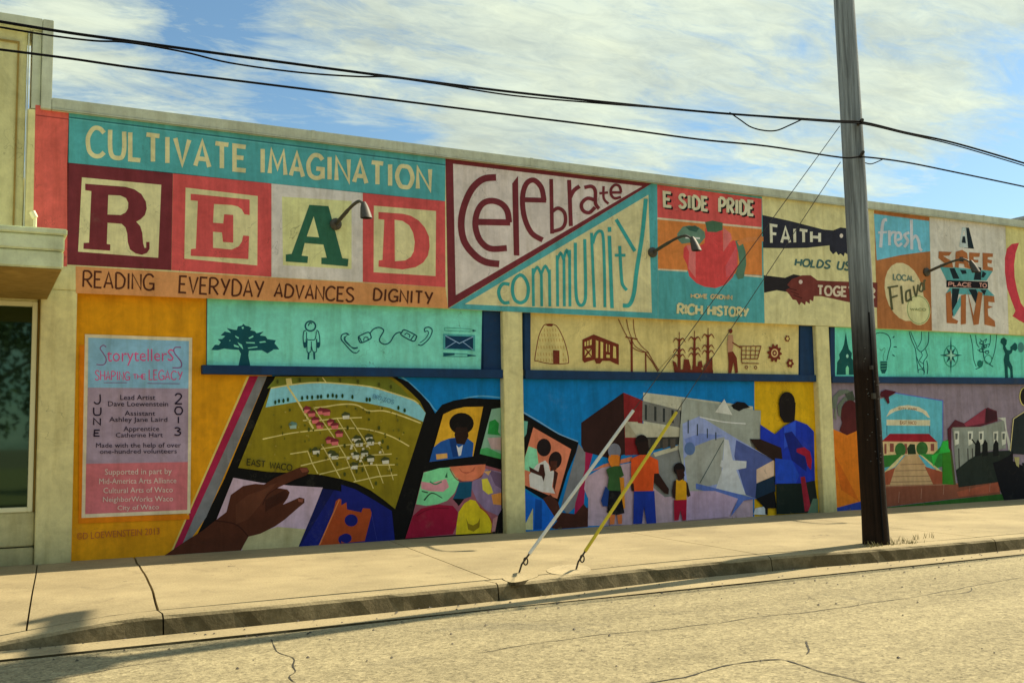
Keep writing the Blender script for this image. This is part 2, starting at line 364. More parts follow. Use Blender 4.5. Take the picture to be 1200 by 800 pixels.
# glyphs: strokes in a unit box, origin bottom left ("~" = smooth curve)
GL = {
 'A': ['0,0 0.5,1 1,0', '0.18,0.3 0.82,0.3'], 'B': ['0,0 0,1', '~0,1 0.6,1 0.9,0.78 0.6,0.54 0,0.52', '~0,0.52 0.7,0.5 1,0.26 0.7,0.02 0,0'],
 'C': ['~1,0.86 0.72,1 0.35,0.97 0.05,0.7 0,0.45 0.1,0.15 0.4,0 0.75,0.02 1,0.16'], 'D': ['0.04,0 0.04,1', '~0.04,1 0.5,0.97 0.95,0.7 1,0.45 0.85,0.15 0.5,0.02 0.04,0'],
 'E': ['1,1 0,1 0,0 1,0', '0,0.52 0.8,0.52'], 'F': ['1,1 0,1 0,0', '0,0.52 0.8,0.52'],
 'G': ['~1,0.84 0.75,1 0.35,0.98 0.05,0.7 0,0.45 0.12,0.13 0.45,0 0.8,0.04 1,0.2', '1,0.0 1,0.42 0.55,0.42'],
 'H': ['0,0 0,1', '1,0 1,1', '0,0.5 1,0.5'], 'I': ['0.5,0 0.5,1'], 'J': ['~0.8,1 0.82,0.3 0.6,0.03 0.25,0.02 0,0.2'],
 'K': ['0,0 0,1', '0.95,1 0,0.45', '0.3,0.6 1,0'], 'L': ['0,1 0,0 1,0'], 'M': ['0,0 0.12,1 0.5,0.25 0.88,1 1,0'], 'N': ['0,0 0,1 1,0 1,1'],
 'O': ['~0.5,1 0.2,0.93 0,0.5 0.2,0.07 0.5,0 0.8,0.07 1,0.5 0.8,0.93 0.5,1'], 'P': ['0,0 0,1', '~0,1 0.6,1 0.98,0.76 0.6,0.48 0,0.46'],
 'R': ['0,0 0,1', '~0,1 0.6,1 0.95,0.76 0.6,0.5 0,0.48', '0.35,0.48 1,0'],
 'S': ['~0.95,0.86 0.65,1 0.25,0.96 0.08,0.74 0.4,0.54 0.8,0.4 0.95,0.2 0.65,0.01 0.25,0.01 0,0.16'],
 'T': ['0,1 1,1', '0.5,1 0.5,0'], 'U': ['~0,1 0,0.35 0.15,0.06 0.5,0 0.85,0.06 1,0.35 1,1'], 'V': ['0,1 0.5,0 1,1'], 'W': ['0,1 0.22,0 0.5,0.8 0.78,0 1,1'],
 'Y': ['0,1 0.5,0.45', '1,1 0.35,0'], 'Z': ['0,1 1,1 0,0 1,0'], '.': ['0.4,0 0.4,0.1'],
 '0': ['~0.5,1 0.2,0.93 0,0.5 0.2,0.07 0.5,0 0.8,0.07 1,0.5 0.8,0.93 0.5,1'], '1': ['0.5,0 0.5,1'],
 '2': ['~0.05,0.8 0.3,1 0.75,0.98 0.92,0.74 0.6,0.4 0,0', '0,0 1,0'], '3': ['~0.08,0.9 0.5,1 0.9,0.78 0.45,0.55', '~0.45,0.55 0.98,0.35 0.8,0.06 0.4,0 0.02,0.1']}
WD = {'I': 0.16, 'M': 0.8, 'W': 0.85, 'L': 0.45, 'E': 0.5, 'F': 0.48, 'T': 0.58, '.': 0.12, 'C': 0.72, 'G': 0.72, 'O': 0.78, 'D': 0.66, '1': 0.16}
# ------------------------------------------------------------------ palette (as measured in shade)
TEAL = (66, 132, 126); MAR = (92, 36, 38); RED = (168, 68, 62); CRM = (212, 202, 142); ORG = (186, 128, 74); GRN = (36, 84, 62); WHT = (190, 184, 162)
AQUA = (104, 192, 156); INK = (14, 62, 66); YEL = (206, 180, 92); BRN = (92, 38, 22); NAVY = (8, 36, 58); BLUE = (6, 94, 140); ORN = (218, 150, 18)
SKIN = (58, 28, 16); OLIVE = (108, 96, 16); BLK = (10, 9, 8)
YF, YI = 0.0, 0.11        # street face of the frame, face of the recessed infill
building = empty('mural_building', (9.5, 0, 0), label='long single storey building covered with a painted mural along the pavement', cat='building')
FX0, FX1 = 0.42, 23.6
def world_box(name, a, b, m, parent, bev=0.006, **kw):
    mb = MB(); mb.box(a, b); o = mb.build(name, m, None, bev=bev, **kw); child(o, parent); return o
fascia = world_box('fascia', (FX0, 0.0, 2.965), (FX1, 0.45, 4.963), 'cream', building)
infill = world_box('wall', (0.7, YI, -0.25), (FX1-0.02, 0.40, 2.96), 'cream', building, bev=0)
world_box('side_wall', (0.5, 0.46, -0.3), (0.8, 12, 4.9), 'tan', building, bev=0)
world_box('side_wall', (FX1-0.3, 0.46, -0.3), (FX1, 12, 4.9), 'tan', building, bev=0)
world_box('back_wall', (0.81, 11.7, -0.3), (FX1-0.31, 12, 4.9), 'tan', building, bev=0)
world_box('roof', (0.81, 0.46, 4.55), (FX1-0.31, 11.69, 4.7), 'roof', building, bev=0)
columns = []
for x0, x1 in ((0.60, 0.965), (6.265, 6.56), (11.90, 12.185), (17.58, 17.87), (23.2, 23.52)):
    columns.append(world_box('column', (x0, 0.001, -0.2), (x1, YI+0.02, 2.963), 'cream', building, bev=0.008))
# coping: sheet metal folded over the parapet, stepping up at the left
mb = MB()
mb.box((0.658, -0.06, 4.965), (FX1+0.05, 0.52, 5.10)); mb.box((0.658, -0.068, 4.962), (FX1+0.05, -0.061, 4.985))
coping = mb.build('coping', 'coping', None, bev=0.006); child(coping, building)
for x in (3.6, 6.7, 9.8, 12.9, 16.0, 19.1):
    mb = MB(); mb.box((x, -0.066, 4.988), (x+0.05, 0.525, 5.104)); mb.build('cover_strip', 'coping', coping, bev=0.003)
mb = MB(); mb.box((0.84, -0.014, 4.93), (FX1, -0.001, 4.945)); mb.build('drip_groove', 'paint', fascia) if False else None
# ================= fascia paintings
def panel(name, col, quad, parent=None, Y=YF, off=0.002):
    p = Paint(Y, off); p.poly(col, quad); return p
p = panel('x', (186, 84, 70), '41.5,123 81,128.5 78.6,312 38,312'); p.st((130, 54, 46), 1.4, '42,135 81,140')
p.build('painted_band', fascia, label='salmon pink painted band')
p = panel('title', TEAL, '80.6,127.5 522,184.5 521.6,236 79,190.7')
p.st((40, 92, 92), 1.6, '80.6,137.5 522,193.5'); p.st((84, 150, 142), 1.0, '80.6,139 522,195')
tp = p.build('title_panel', fascia)
p = Paint(YF, 0.004).mark()
p.text('CULTIVATE', '103,149 288,172.5 288,200 103,182', 5.2, CRM, gap=0.27)
p.text('IMAGINATION', '306,174.5 504,198.5 504,222.5 306,202', 5.0, CRM, gap=0.27)
p.build('painted_lettering', tp)
B1 = (60, 120, 3.3333); C3 = (280, 130, 3.3333)
p = panel('R', MAR, '78.9,190.6 202.5,202.7 200.6,316.6 78.9,310')
p.crop(*B1).poly(CRM, '120,293 430,322 418,607 105,583'); bl = p.build('letter_block', fascia, label='maroon letter block with R')
p = Paint(YF, 0.004).crop(*B1)
p.poly(MAR, '133,318 290,330 325,340 352,358 370,388 373,415 366,440 350,456 332,466 348,484 356,510 359,550 364,568 371,568 371,545 384,545 384,572 374,588 355,595 330,590 308,574 299,545 297,512 290,488 275,474 220,470 217,553 231,555 230,579 126,572 127,549 148,548 157,347 133,343')
p.poly(CRM, '223,362 270,364 292,374 301,392 300,414 291,430 272,440 220,438')
p.build('painted_letter', bl)
p = panel('E', RED, '202.7,202.7 318,215 318,324.4 200.8,316.6')
p.crop(*B1).poly(CRM, '525,333 807,366 805,637 520,610'); bl = p.build('letter_block', fascia, label='red letter block with E')
Paint(YF, 0.004).crop(*B1).poly(RED, '545,357 775,380 775,440 755,437 745,418 728,406 706,401 636,397 632,470 672,473 676,437 711,440 711,548 671,545 667,508 632,505 632,568 705,575 733,562 745,544 750,520 773,522 770,612 545,599 546,573 565,571 573,385 545,382').build('painted_letter', bl)
p = panel('A', (196, 188, 168), '318.2,215 425,225.7 425,330.4 318.2,324.5')
p.crop(*C3).poly((214, 212, 140), '168,335 440,352 440,618 172,602'); bl = p.build('letter_block', fascia, label='pale letter block with green A')
p = Paint(YF, 0.004).crop(*C3)
p.poly((38, 78, 56), '275,367 350,372 404,575 428,578 425,607 322,598 322,573 343,573 330,522 257,516 245,565 270,568 268,594 183,588 183,561 206,558')
p.poly((214, 212, 140), '265,490 313,494 292,412'); p.build('painted_letter', bl)
p = panel('D', RED, '425.2,225.7 521.6,235.8 522,336.6 425.2,330.4')
p.crop(*C3).poly(CRM, '527,370 770,391 768,645 526,630'); bl = p.build('letter_block', fascia, label='red letter block with D')
p = Paint(YF, 0.004).crop(*C3)
p.poly(RED, '545,395 640,402 672,410 702,428 726,455 742,490 745,530 738,565 720,592 690,610 640,619 545,608 546,584 561,582 568,425 545,422')
p.poly(CRM, '608,425 640,430 665,447 680,475 687,512 683,548 672,570 650,584 609,587'); p.build('painted_letter', bl)
p = panel('motto', ORG, '88.6,312 522,336.8 525,361.2 89,343.4'); bl = p.build('motto_strip', fascia)
p = Paint(YF, 0.004).mark(); D = (66, 34, 20)
p.text('READING', '98,317.5 180,322 180,340 97.5,336', 2.2, D, gap=0.2); p.text('EVERYDAY', '211,323.5 309,329.5 308.5,348.5 210,342.5', 2.2, D, gap=0.2)
p.text('ADVANCES', '323,332.5 415,337.5 414.5,353.5 321.5,347.5', 2.2, D, gap=0.2); p.text('DIGNITY', '438.5,338 507,342.5 506.5,356.5 437.5,351.5', 2.2, D, gap=0.24)
p.build('painted_lettering', bl)
# celebrate / community
C4 = (510, 170, 3.811)
p = panel('cel', MAR, '522,184.5 764,215 525,361.2').crop(*C4)
p.poly((188, 176, 158), '80,84 925,184 92,670'); cel = p.build('celebrate_panel', fascia)
p = Paint(YF, 0.004).crop(*C4)
def S4(w, s, sm=True, **k): p.st(MAR, w, s, sm, **k)
p.mark(); S4(30, '272,145 215,152 165,195 130,270 116,350 130,430 175,490 225,522 286,531'); p.mark(); S4(28, '178,343 335,346', False); S4(27, '330,346 322,295 295,262 252,249 212,262 186,305 180,365 200,425 245,462 320,460')
p.mark(); p.poly(MAR, '344,172 370,138 376,494 351,492'); p.mark(); S4(22, '388,244 496,247', False); S4(23, '486,247 474,190 440,157 406,175 390,235 398,320 430,392 480,424')
p.mark(); S4(17, '518,152 522,396', False); S4(16, '520,300 548,282 576,300 582,340 566,372 524,386'); p.mark(); S4(18, '598,156 606,362', False); S4(18, '600,240 618,205 645,184')
p.mark(); S4(16, '666,190 698,185 715,205 716,260 732,284'); S4(16, '712,246 680,238 654,262 660,292 688,302 714,278'); p.mark(); S4(11, '752,184 753,238 774,262'); S4(11, '733,216 772,212', False)
p.mark(); S4(12, '783,212 832,212', False); S4(12, '830,212 824,186 804,178 786,196 786,222 802,238 830,232')
p.build('painted_lettering', cel)
p = panel('com', TEAL, '760.2,217.5 763,215 771,215.5 771,373.3 525.4,361.5').crop(*C4)
p.poly(CRM, '952,222 968,748 132,710'); com = p.build('community_panel', fascia)
p = Paint(YF, 0.004).crop(*C4); TL = (48, 128, 116)
def T4(w, s, sm=True, **k): p.st(TL, w, s, sm, **k)
p.mark(); T4(15, '332,622 302,620 284,650 290,685 308,704 332,702'); p.mark(); T4(15, '380,580 352,605 345,650 356,690 382,704 408,686 416,640 404,600', closed=True)
for g in (((437, 550), (474, 572), (510, 556)), ((545, 492), (575, 506), (600, 468))):
    p.mark()
    for x, a in g: T4(13, f'{x},{a} {x+2},720', False)
    for (a, _), (b, y) in zip(g, g[1:]): y = {474: 545, 510: 540, 575: 482, 600: 470}[b]; T4(12, f'{a},{y+34} {(a+b)/2},{y} {b},{y+34}')
p.mark()
T4(14, '626,436 628,640 636,700 652,716 668,698 672,640 668,420'); p.mark(); T4(13, '698,392 712,724', False); T4(13, '704,440 716,400 736,384 750,410 756,560 758,724'); p.mark(); T4(16, '778,405 790,728', False); T4(16, '778,366 779,388', False)
p.mark(); T4(14, '824,450 830,560 836,620 856,648'); T4(13, '802,492 850,492', False); p.mark(); T4(16, '808,332 892,474', False); T4(18, '941,240 925,400 900,560 888,660 868,712 838,716')
p.build('painted_lettering', com)
# pride
C5 = (750, 200, 4.0); CP = (765, 210, 4.704)
p = panel('pride', TEAL, '771.2,215.5 893,230.5 896,378.6 771.2,373.4').crop(*CP)
p.poly((180, 74, 66), '24,30 600,108 600,265 26,215'); p.poly((186, 112, 52), '26,222 600,275 603,530 28,495')
p.st((205, 190, 150), 11, '24,216 600,270'); p.st((205, 190, 150), 9, '28,497 190,506'); p.st((205, 190, 150), 9, '505,530 604,538')
p.poly((176, 60, 56), '170,380 182,366 200,370 214,400 226,385 246,372 262,366 285,352 290,270 385,268 388,372 418,352 445,335 470,350 468,420 468,480 440,540 400,582 345,600 285,592 240,572 200,532 188,470 168,430')
p.poly((205, 110, 100), '190,362 236,368 236,545 196,492 200,400 186,372'); p.poly((205, 110, 100), '388,265 430,300 436,330 410,370 388,400'); p.poly((200, 86, 86), '400,480 460,370 466,470 430,530 405,540')
p.poly((60, 88, 62), '288,236 330,228 385,240 385,280 350,292 300,290'); p.poly((84, 110, 88), '135,300 165,262 200,255 250,262 285,290 290,320 258,358 205,350 160,356 135,330')
p.poly((50, 78, 62), '180,262 235,255 255,272 240,292 200,282'); p.st((200, 200, 180), 10, '180,322 260,326'); p.poly((70, 100, 76), '455,340 490,335 512,400 515,470 500,545 470,552 455,520 478,460 470,400')
p.st((180, 112, 60), 26, '470,356 520,334 610,330', True)
pr = p.build('pride_panel', fascia)
p = Paint(YF, 0.005).crop(*CP).mark()
for d, c, dz in (((9, 9), (22, 22, 20), 0), ((0, 0), (212, 204, 160), 1)):
    def Q(s): return [(a+d[0], b+d[1]) for a, b in pp(s)]
    p.text('E', Q('62,72 100,77 102,152 64,148'), 16, c); p.text('.', Q('122,160 134,161 134,168 122,167'), 16, c)
    p.text('SIDE', Q('146,84 300,102 302,172 146,154'), 16, c, gap=0.28); p.text('PRIDE', Q('368,104 554,124 554,198 368,180'), 16, c, gap=0.28)
p.text('HOME GROWN', '212,632 436,640 436,662 212,652', 7, (170, 150, 104)); p.text('RICH', '140,688 270,696 270,744 138,740', 14, CRM); p.text('HISTORY', '308,698 526,712 524,756 306,746', 13, CRM)
p.build('painted_lettering', pr)
# faith
p = panel('faith', (196, 188, 128), '893.2,230.5 1024,246.5 1028,384.5 896.2,378.6').crop(*C5)
DA = (34, 34, 40)
p.poly(DA, '574,208 640,222 700,235 860,276 905,280 940,266 985,272 1040,275 1060,310 1040,370 985,398 960,385 955,402 940,388 930,396 920,380 905,392 890,374 888,350 780,362 680,364 577,362')
p.poly((30, 26, 26), '580,490 680,502 720,485 752,492 740,560 700,570 640,560 582,572')
p.poly((92, 42, 34), '712,508 760,490 800,490 832,514 900,518 1113,524 1113,642 960,612 850,588 815,588 812,612 796,604 796,624 778,612 774,630 756,616 746,630 732,606 716,604 700,580 682,560 704,548 690,534')
p.ell((190, 170, 150), 753, 521, 9, 10); p.ell((190, 180, 160), 944, 305, 8, 10)
for q in ('700,552 735,560', '706,566 745,580', '720,582 760,598'): p.st((60, 24, 20), 4, q)
fa = p.build('faith_panel', fascia)
p = Paint(YF, 0.005).crop(*C5).mark()
p.text('FAITH', '614,255 842,292 842,334 616,338', 13, (214, 210, 176), gap=0.3); p.text('HOLDS US', '733,414 992,428 982,466 728,444', 9, (58, 84, 74), gap=0.22)
p.text('TOGETHER', '834,540 1100,552 1100,596 834,580', 10, (200, 184, 150), gap=0.25); p.build('painted_lettering', fa)
# fresh flavor
C6 = (980, 210, 4.0)
p = panel('fresh', (140, 88, 46), '1024.2,246.5 1089,253.5 1092,387.3 1028.2,384.5').crop(*C6)
p.poly((96, 164, 172), '176,162 436,196 440,338 380,345 300,356 190,380')
p.ell((206, 192, 138), 318, 528, 88, 140, -0.25); p.ell((186, 184, 126), 385, 612, 56, 72, -0.15); p.ell((120, 128, 82), 385, 612, 52, 66, -0.15, w=4)
fr = p.build('flavor_panel', fascia)
p = Paint(YF, 0.005).crop(*C6); FW = (206, 208, 200)
for w, s in ((15, '238,190 218,205 208,320'), (11, '196,250 238,248'), (13, '248,240 250,310'), (12, '250,270 262,250 280,250'), (12, '282,286 304,276 298,252 280,256 276,290 290,312 308,300'), (13, '342,250 320,262 336,290 318,318'), (14, '352,190 354,330'), (13, '354,285 372,266 386,290 392,325 402,335')): p.st(FW, w, s, True)
p.text('LOCAL', '268,444 362,455 366,478 268,470', 6, (82, 100, 84)); 
EO = (70, 70, 44)
for w, s in ((11, '250,505 262,612'), (8, '240,508 290,500'), (8, '254,556 288,545'), (10, '304,500 312,584'), (9, '345,520 328,530 330,570 350,560'), (9, '345,515 352,570'), (8, '362,500 374,548 384,494'), (8, '398,488 390,520 404,524 408,492 396,486'), (8, '414,520 412,480 420,474')): p.st(EO, w, s, True)
p.text('WACO', '348,604 420,606 420,616 348,614', 3, (110, 116, 72))
p.build('painted_lettering', fr, kind='stuff')
# safe place to live
C7 = (1060, 280, 6.667)
p = panel('safe', (192, 186, 162), '1089.2,253.5 1178,264 1182,391.4 1092.2,387.4').crop(*C7)
sf = p.build('safe_place_panel', fascia)
p = Paint(YF, 0.005); TQ = (70, 130, 122); DKK = (18, 30, 32); BW = (136, 82, 42)
p.crop(*C6).poly(DKK, '598,226 622,228 646,326 600,322'); p.poly((150, 160, 146), '590,226 608,226 618,322 576,318'); p.poly(DKK, '592,268 604,268 608,300 588,298'); p.poly((196, 190, 166), '596,244 602,244 604,262 594,262')
p.crop(*C7)
p.poly(TQ, '275,215 400,222 520,236 690,250 640,325 330,325'); 
for q in ('350,228 390,228 430,310 380,312', '432,240 480,244 485,270 450,275', '560,215 600,225 598,320 540,318', '610,250 640,270 620,300 600,300'): p.poly(DKK, q)
p.poly((20, 14, 16), '328,322 652,334 652,388 328,376')
p.poly(TQ, '355,380 650,392 705,445 325,425'); 
for q in ('372,385 430,388 395,585 365,610', '500,392 560,394 600,500 575,540 530,450', '590,395 640,398 625,440'): p.poly(DKK, q)
for q in ('322,425 362,405 375,615 420,640 410,662 330,655', '442,440 480,430 480,662 440,668', '490,395 540,600 575,410 610,420 580,665 540,672', '620,440 700,448 705,495 655,490 656,520 690,530 650,545 655,600 705,640 710,686 625,668'): p.poly(BW, q)
for q in ('268,97 370,102 350,130 300,132 372,175 380,225 278,218 280,198 330,200 265,150', '400,100 450,85 490,110 505,230 470,222 466,196 425,190 424,225 395,222', '505,105 590,110 585,140 540,140 540,160 578,165 575,185 540,180 538,238 505,232', '610,108 690,114 690,140 650,142 650,160 684,166 680,192 648,186 650,215 690,225 690,250 612,240'): p.poly(BW, q)
p.poly((30, 34, 34), '430,140 458,140 462,180 428,175'); p.poly(TQ, '375,560 438,445 440,520 385,610')
p.text('PLACE', '345,338 520,344 520,372 345,366', 7, (176, 130, 110)); p.text('TO', '585,346 640,350 640,378 585,374', 7, (176, 130, 110))
p.build('painted_lettering', sf, kind='stuff')
p = panel('arrow', (192, 184, 116), '1178.2,264 1290,277 1296,396.5 1182.2,391.4').crop(*C7)
AR = (166, 50, 56)
p.poly(AR, '838,40 895,30 868,110 856,200 860,300 880,400 912,510 930,560 945,560 960,640 900,640 845,600 860,575 866,560 835,480 800,380 784,260 784,150 800,75')
p.poly(AR, '905,495 1010,640 990,672 925,652 842,602 870,572 905,560')
p.build('arrow_panel', fascia)
p = panel('plain', (190, 178, 122), [(1290.2, 277), (1380, 287), (1390, 401), (1296.2, 396.6)]); p.build('plain_panel', fascia)
# ================= recessed infill: icon boards above, painted scenes below
def slab(name, quad, Y, th, m, parent, bev=0.004, **kw):
    q = [wallp(x, y, Y) for x, y in pp(quad)]; f = [Vector((a.x, Y-th, a.z)) for a in q]
    mb = MB(); mb.poly(q+f, [(0, 1, 2, 3), (4, 7, 6, 5), (0, 4, 5, 1), (1, 5, 6, 2), (2, 6, 7, 3), (3, 7, 4, 0)])
    o = mb.build(name, m, None, bev=bev, **kw)
    if parent is building: child(o, parent)
    else: o.parent = parent
    return o
def scene(col, quad): 
    p = Paint(YI, 0.002); p.poly(col, quad); return p
# ---- icon board 1
b1 = slab('icon_board', '242,345 566,361 564.6,434 241.5,428', YI, 0.02, 'navy', building)
slab('board_edge', '565,358 588,359 588,436 565,435', YI, 0.035, 'navy', b1)
slab('board_ledge', '235.5,428 588,433.5 588,443.5 235.5,438.5', YI, 0.09, 'navy', b1)
p = Paint(YI-0.02, 0.001); p.poly((116, 200, 170), '243,344 565,361 563.5,432.5 242.5,427.5')
I1 = (240, 370, 6.667); I2 = (400, 370, 6.667)
p.crop(*I1).mark('painted_tree')
p.poly(INK, '50,266 80,225 110,228 125,205 100,182 135,180 160,158 125,152 155,122 205,132 170,95 225,108 250,110 258,82 290,76 300,62 320,78 345,82 365,98 355,112 390,120 405,135 460,122 430,152 475,160 490,182 555,190 545,215 565,238 582,262 540,262 490,293 445,268 400,270 345,272 340,310 356,392 262,392 275,330 282,295 265,265 200,262 150,255 100,268')
for q in ('225,222 262,235 268,248 230,240', '255,205 290,225 300,262 270,232', '320,204 390,206 392,216 325,214', '335,248 410,238 412,246 340,256', '425,202 470,196 480,206 430,212', '236,152 268,170 262,180 240,165', '340,172 378,152 380,165 350,180', '286,90 300,84 306,96 296,104', '190,190 200,188 198,200'): p.poly((112, 190, 160), q)
p.mark('painted_child'); p.ell(INK, 825, 80, 40, 38, w=12); p.st(INK, 10, '808,78 820,56 838,60', True)
for w, s in ((8, '792,116 775,120 768,170 776,240 790,240 792,180'), (8, '872,112 888,125 898,180 896,235 880,244 874,180'), (7, '795,125 798,180 828,188 862,180 872,120'), (7, '800,190 800,280 828,278 832,240 846,278 872,276 872,188'), (14, '812,285 808,340'), (14, '854,285 856,340'), (6, '832,200 834,240')): p.st(INK, w, s, True)
p.poly(INK, '772,205 790,205 790,245 778,248'); p.poly(INK, '880,205 896,205 894,245 882,250')
p.mark('painted_telephone')
for w, s in ((8, '1120,150 1100,138 1070,150 1066,185 1090,215 1150,280 1180,288'), (6, '1100,165 1096,185 1120,215 1160,255 1196,250')): p.st(INK, w, s, True)
p.crop(*I2)
for w, s in ((7, '62,150 40,135 5,150 0,180 25,215 80,275 115,290 142,268'), (6, '45,155 22,170 30,200 75,240 105,250 128,245'), (9, '135,160 210,128 232,160 225,180 155,210 135,180 135,160'), (8, '140,165 160,205'), (7, '175,195 180,170 205,168 210,185'), (9, '225,135 250,105 290,90 320,100 330,120 300,175 305,205 340,222 380,205 415,150 445,130 470,130'), (9, '472,130 495,110 580,150 585,170 560,198 470,150 472,130'), (8, '540,190 570,150'), (7, '495,150 510,135 535,150 530,170'), (8, '655,128 650,100 680,88 708,105 705,140 680,185 630,228 600,225'), (6, '655,125 675,118 680,140 655,180 615,210')): p.st(INK, w, s, True)
p.mark('painted_envelope'); p.poly((60, 130, 122), '795,140 1045,150 1045,275 795,262'); p.poly((14, 46, 66), '812,155 1030,163 1030,264 812,254'); p.st((120, 150, 170), 7, '812,155 922,215 1030,163'); p.st((120, 150, 170), 5, '812,254 895,202'); p.st((120, 150, 170), 5, '1030,264 950,204')
p.st((60, 130, 110), 5, '808,92 1000,102 1050,114 1000,122 808,115', closed=True); p.poly(INK, '1025,105 1055,116 1025,124'); p.st((50, 110, 105), 6, '798,290 985,300 1050,312 985,318 798,316', closed=True); p.poly(INK, '798,288 885,292 885,305 800,315'); p.poly(INK, '985,300 1045,310 985,318')
p.build('painted_board', b1)
# ---- icon board 2
b2 = slab('icon_board', '612,364 955,380 955,440 612,433', YI, 0.02, 'navy', building)
slab('board_edge', '613,362 620.5,362.5 620.5,436 613,435.5', YI, 0.035, 'navy', b2)
slab('board_edge', '935.5,378 954,379 954,442 935.5,441', YI, 0.035, 'navy', b2)
slab('board_ledge', '613,433.5 954,439.5 954,447.5 613,444', YI, 0.07, 'navy', b2)
I3 = (610, 370, 6.667); I4 = (770, 370, 6.316)
p = Paint(YI-0.02, 0.001); p.poly((214, 196, 120), '620,362 936,379 935.6,440 621,434')
p.crop(*I3).mark('painted_hut')
p.st(BRN, 7, '120,350 112,335 140,170 170,95 195,68 260,68 300,105 350,220 376,350 350,372 220,372 120,350', True); p.poly(BRN, '190,65 262,65 245,82 210,80')
for r, (a, b, y) in enumerate(((185, 290, 112), (165, 312, 150), (150, 330, 190), (138, 345, 245), (135, 355, 300), (135, 360, 345))):
    x = a
    while x < b: 
        if not (r > 3 and 245 < x < 312): p.st((150, 112, 46), 4, f'{x},{y-12} {x+3},{y+12}')
        x += 22
p.poly(BRN, '254,268 304,270 304,378 256,374')
p.mark('painted_tram'); p.poly(BRN, '484,185 572,145 768,222 768,382 740,372 700,352 640,350 622,372 590,372 578,342 520,358 500,366 484,345')
for q in ('500,205 512,200 512,235 500,238', '520,198 532,192 532,232 520,234', '540,190 556,182 556,226 540,230', '588,190 608,196 606,328 588,328', '625,200 646,208 644,332 625,330', '668,218 676,220 676,280 668,278', '690,225 697,228 697,285 690,283', '725,235 745,242 748,332 722,328', '670,302 698,305 698,328 670,326', '502,262 520,280 502,310', '512,258 550,255 532,275', '555,262 555,312 538,285', '508,325 530,295 552,320'): p.poly((204, 182, 100), q)
p.mark('painted_power_line')
for w, s in ((16, '868,180 870,436'), (9, '820,165 915,182'), (10, '978,288 980,436'), (7, '950,280 1005,288'), (5, '765,25 800,100 842,178'), (5, '828,28 845,110 868,172'), (5, '882,28 888,110 905,178'), (5, '845,180 880,250 960,285'), (5, '870,185 900,240 980,285'), (5, '908,185 950,240 998,282'), (7, '975,290 1030,360 1075,436'), (6, '1000,290 1040,360 1085,430'), (3, '1080,420 1190,300')): p.st(BRN if w != 3 else (110, 96, 56), w, s, w < 7)
p.crop(*I4).mark('painted_corn')
def leaf(x, y, dx, dy, w=12): p.st(BRN, w, f'{x},{y} {x+dx*0.55},{y-dy} {x+dx},{y+dy*0.25}', True, w1=3)
for x, t, b in ((165, 120, 420), (278, 110, 420), (378, 90, 420)):
    p.st(BRN, 5, f'{x},{t} {x},{t+60}'); p.st(BRN, 13, f'{x},{t+50} {x-2},{b}', w1=26)
    for yy in (t+70, t+150, t+190):
        for sg in (-1, 1): leaf(x, yy, sg*46, 24)
for q in ('115,330 140,345 160,420 130,420', '200,320 235,322 250,380 248,422 190,420', '305,340 330,330 340,380 300,400', '262,370 300,372 330,390 335,422 262,420', '345,370 410,300 412,422 340,424', '140,395 415,400 415,424 135,424'): p.poly(BRN, q)
p.mark('painted_shopper'); p.ell(BRN, 544, 112, 15, 17); p.poly((150, 112, 78), '528,140 560,140 568,200 556,270 525,275 520,200'); p.poly(BRN, '524,270 562,262 590,310 600,420 580,424 566,340 550,424 528,424 530,340'); p.st(BRN, 8, '556,195 620,236')
for w, s in ((6, '610,225 770,224'), (6, '770,222 745,318 625,318 628,226'), (5, '626,256 762,258'), (5, '626,288 752,290'), (5, '660,226 658,318'), (5, '695,226 692,318'), (5, '732,226 724,318'), (6, '625,318 630,350 755,352')): p.st(BRN, w, s)
p.ell(BRN, 662, 380, 9, 11, w=5); p.ell(BRN, 730, 382, 9, 11, w=5)
def gear(cx, cy, r, n, w):
    pts = []
    for i in range(n*4):
        a = 2*math.pi*i/(n*4); rr = r*(1.0 if i % 4 < 2 else 0.76); pts.append((cx+rr*math.cos(a)*0.9, cy+rr*math.sin(a)*1.15))
    p.poly(BRN, pts)
p.mark('painted_gears'); gear(870, 275, 60, 10, 0); p.ell((200, 170, 110), 870, 275, 26, 32); p.ell(BRN, 870, 275, 17, 21); p.ell((200, 170, 110), 870, 275, 7, 9)
gear(985, 350, 31, 6, 0); p.ell((204, 182, 100), 985, 350, 9, 11); gear(965, 168, 22, 6, 0); p.ell((204, 182, 100), 966, 168, 10, 12)
p.build('painted_board', b2)
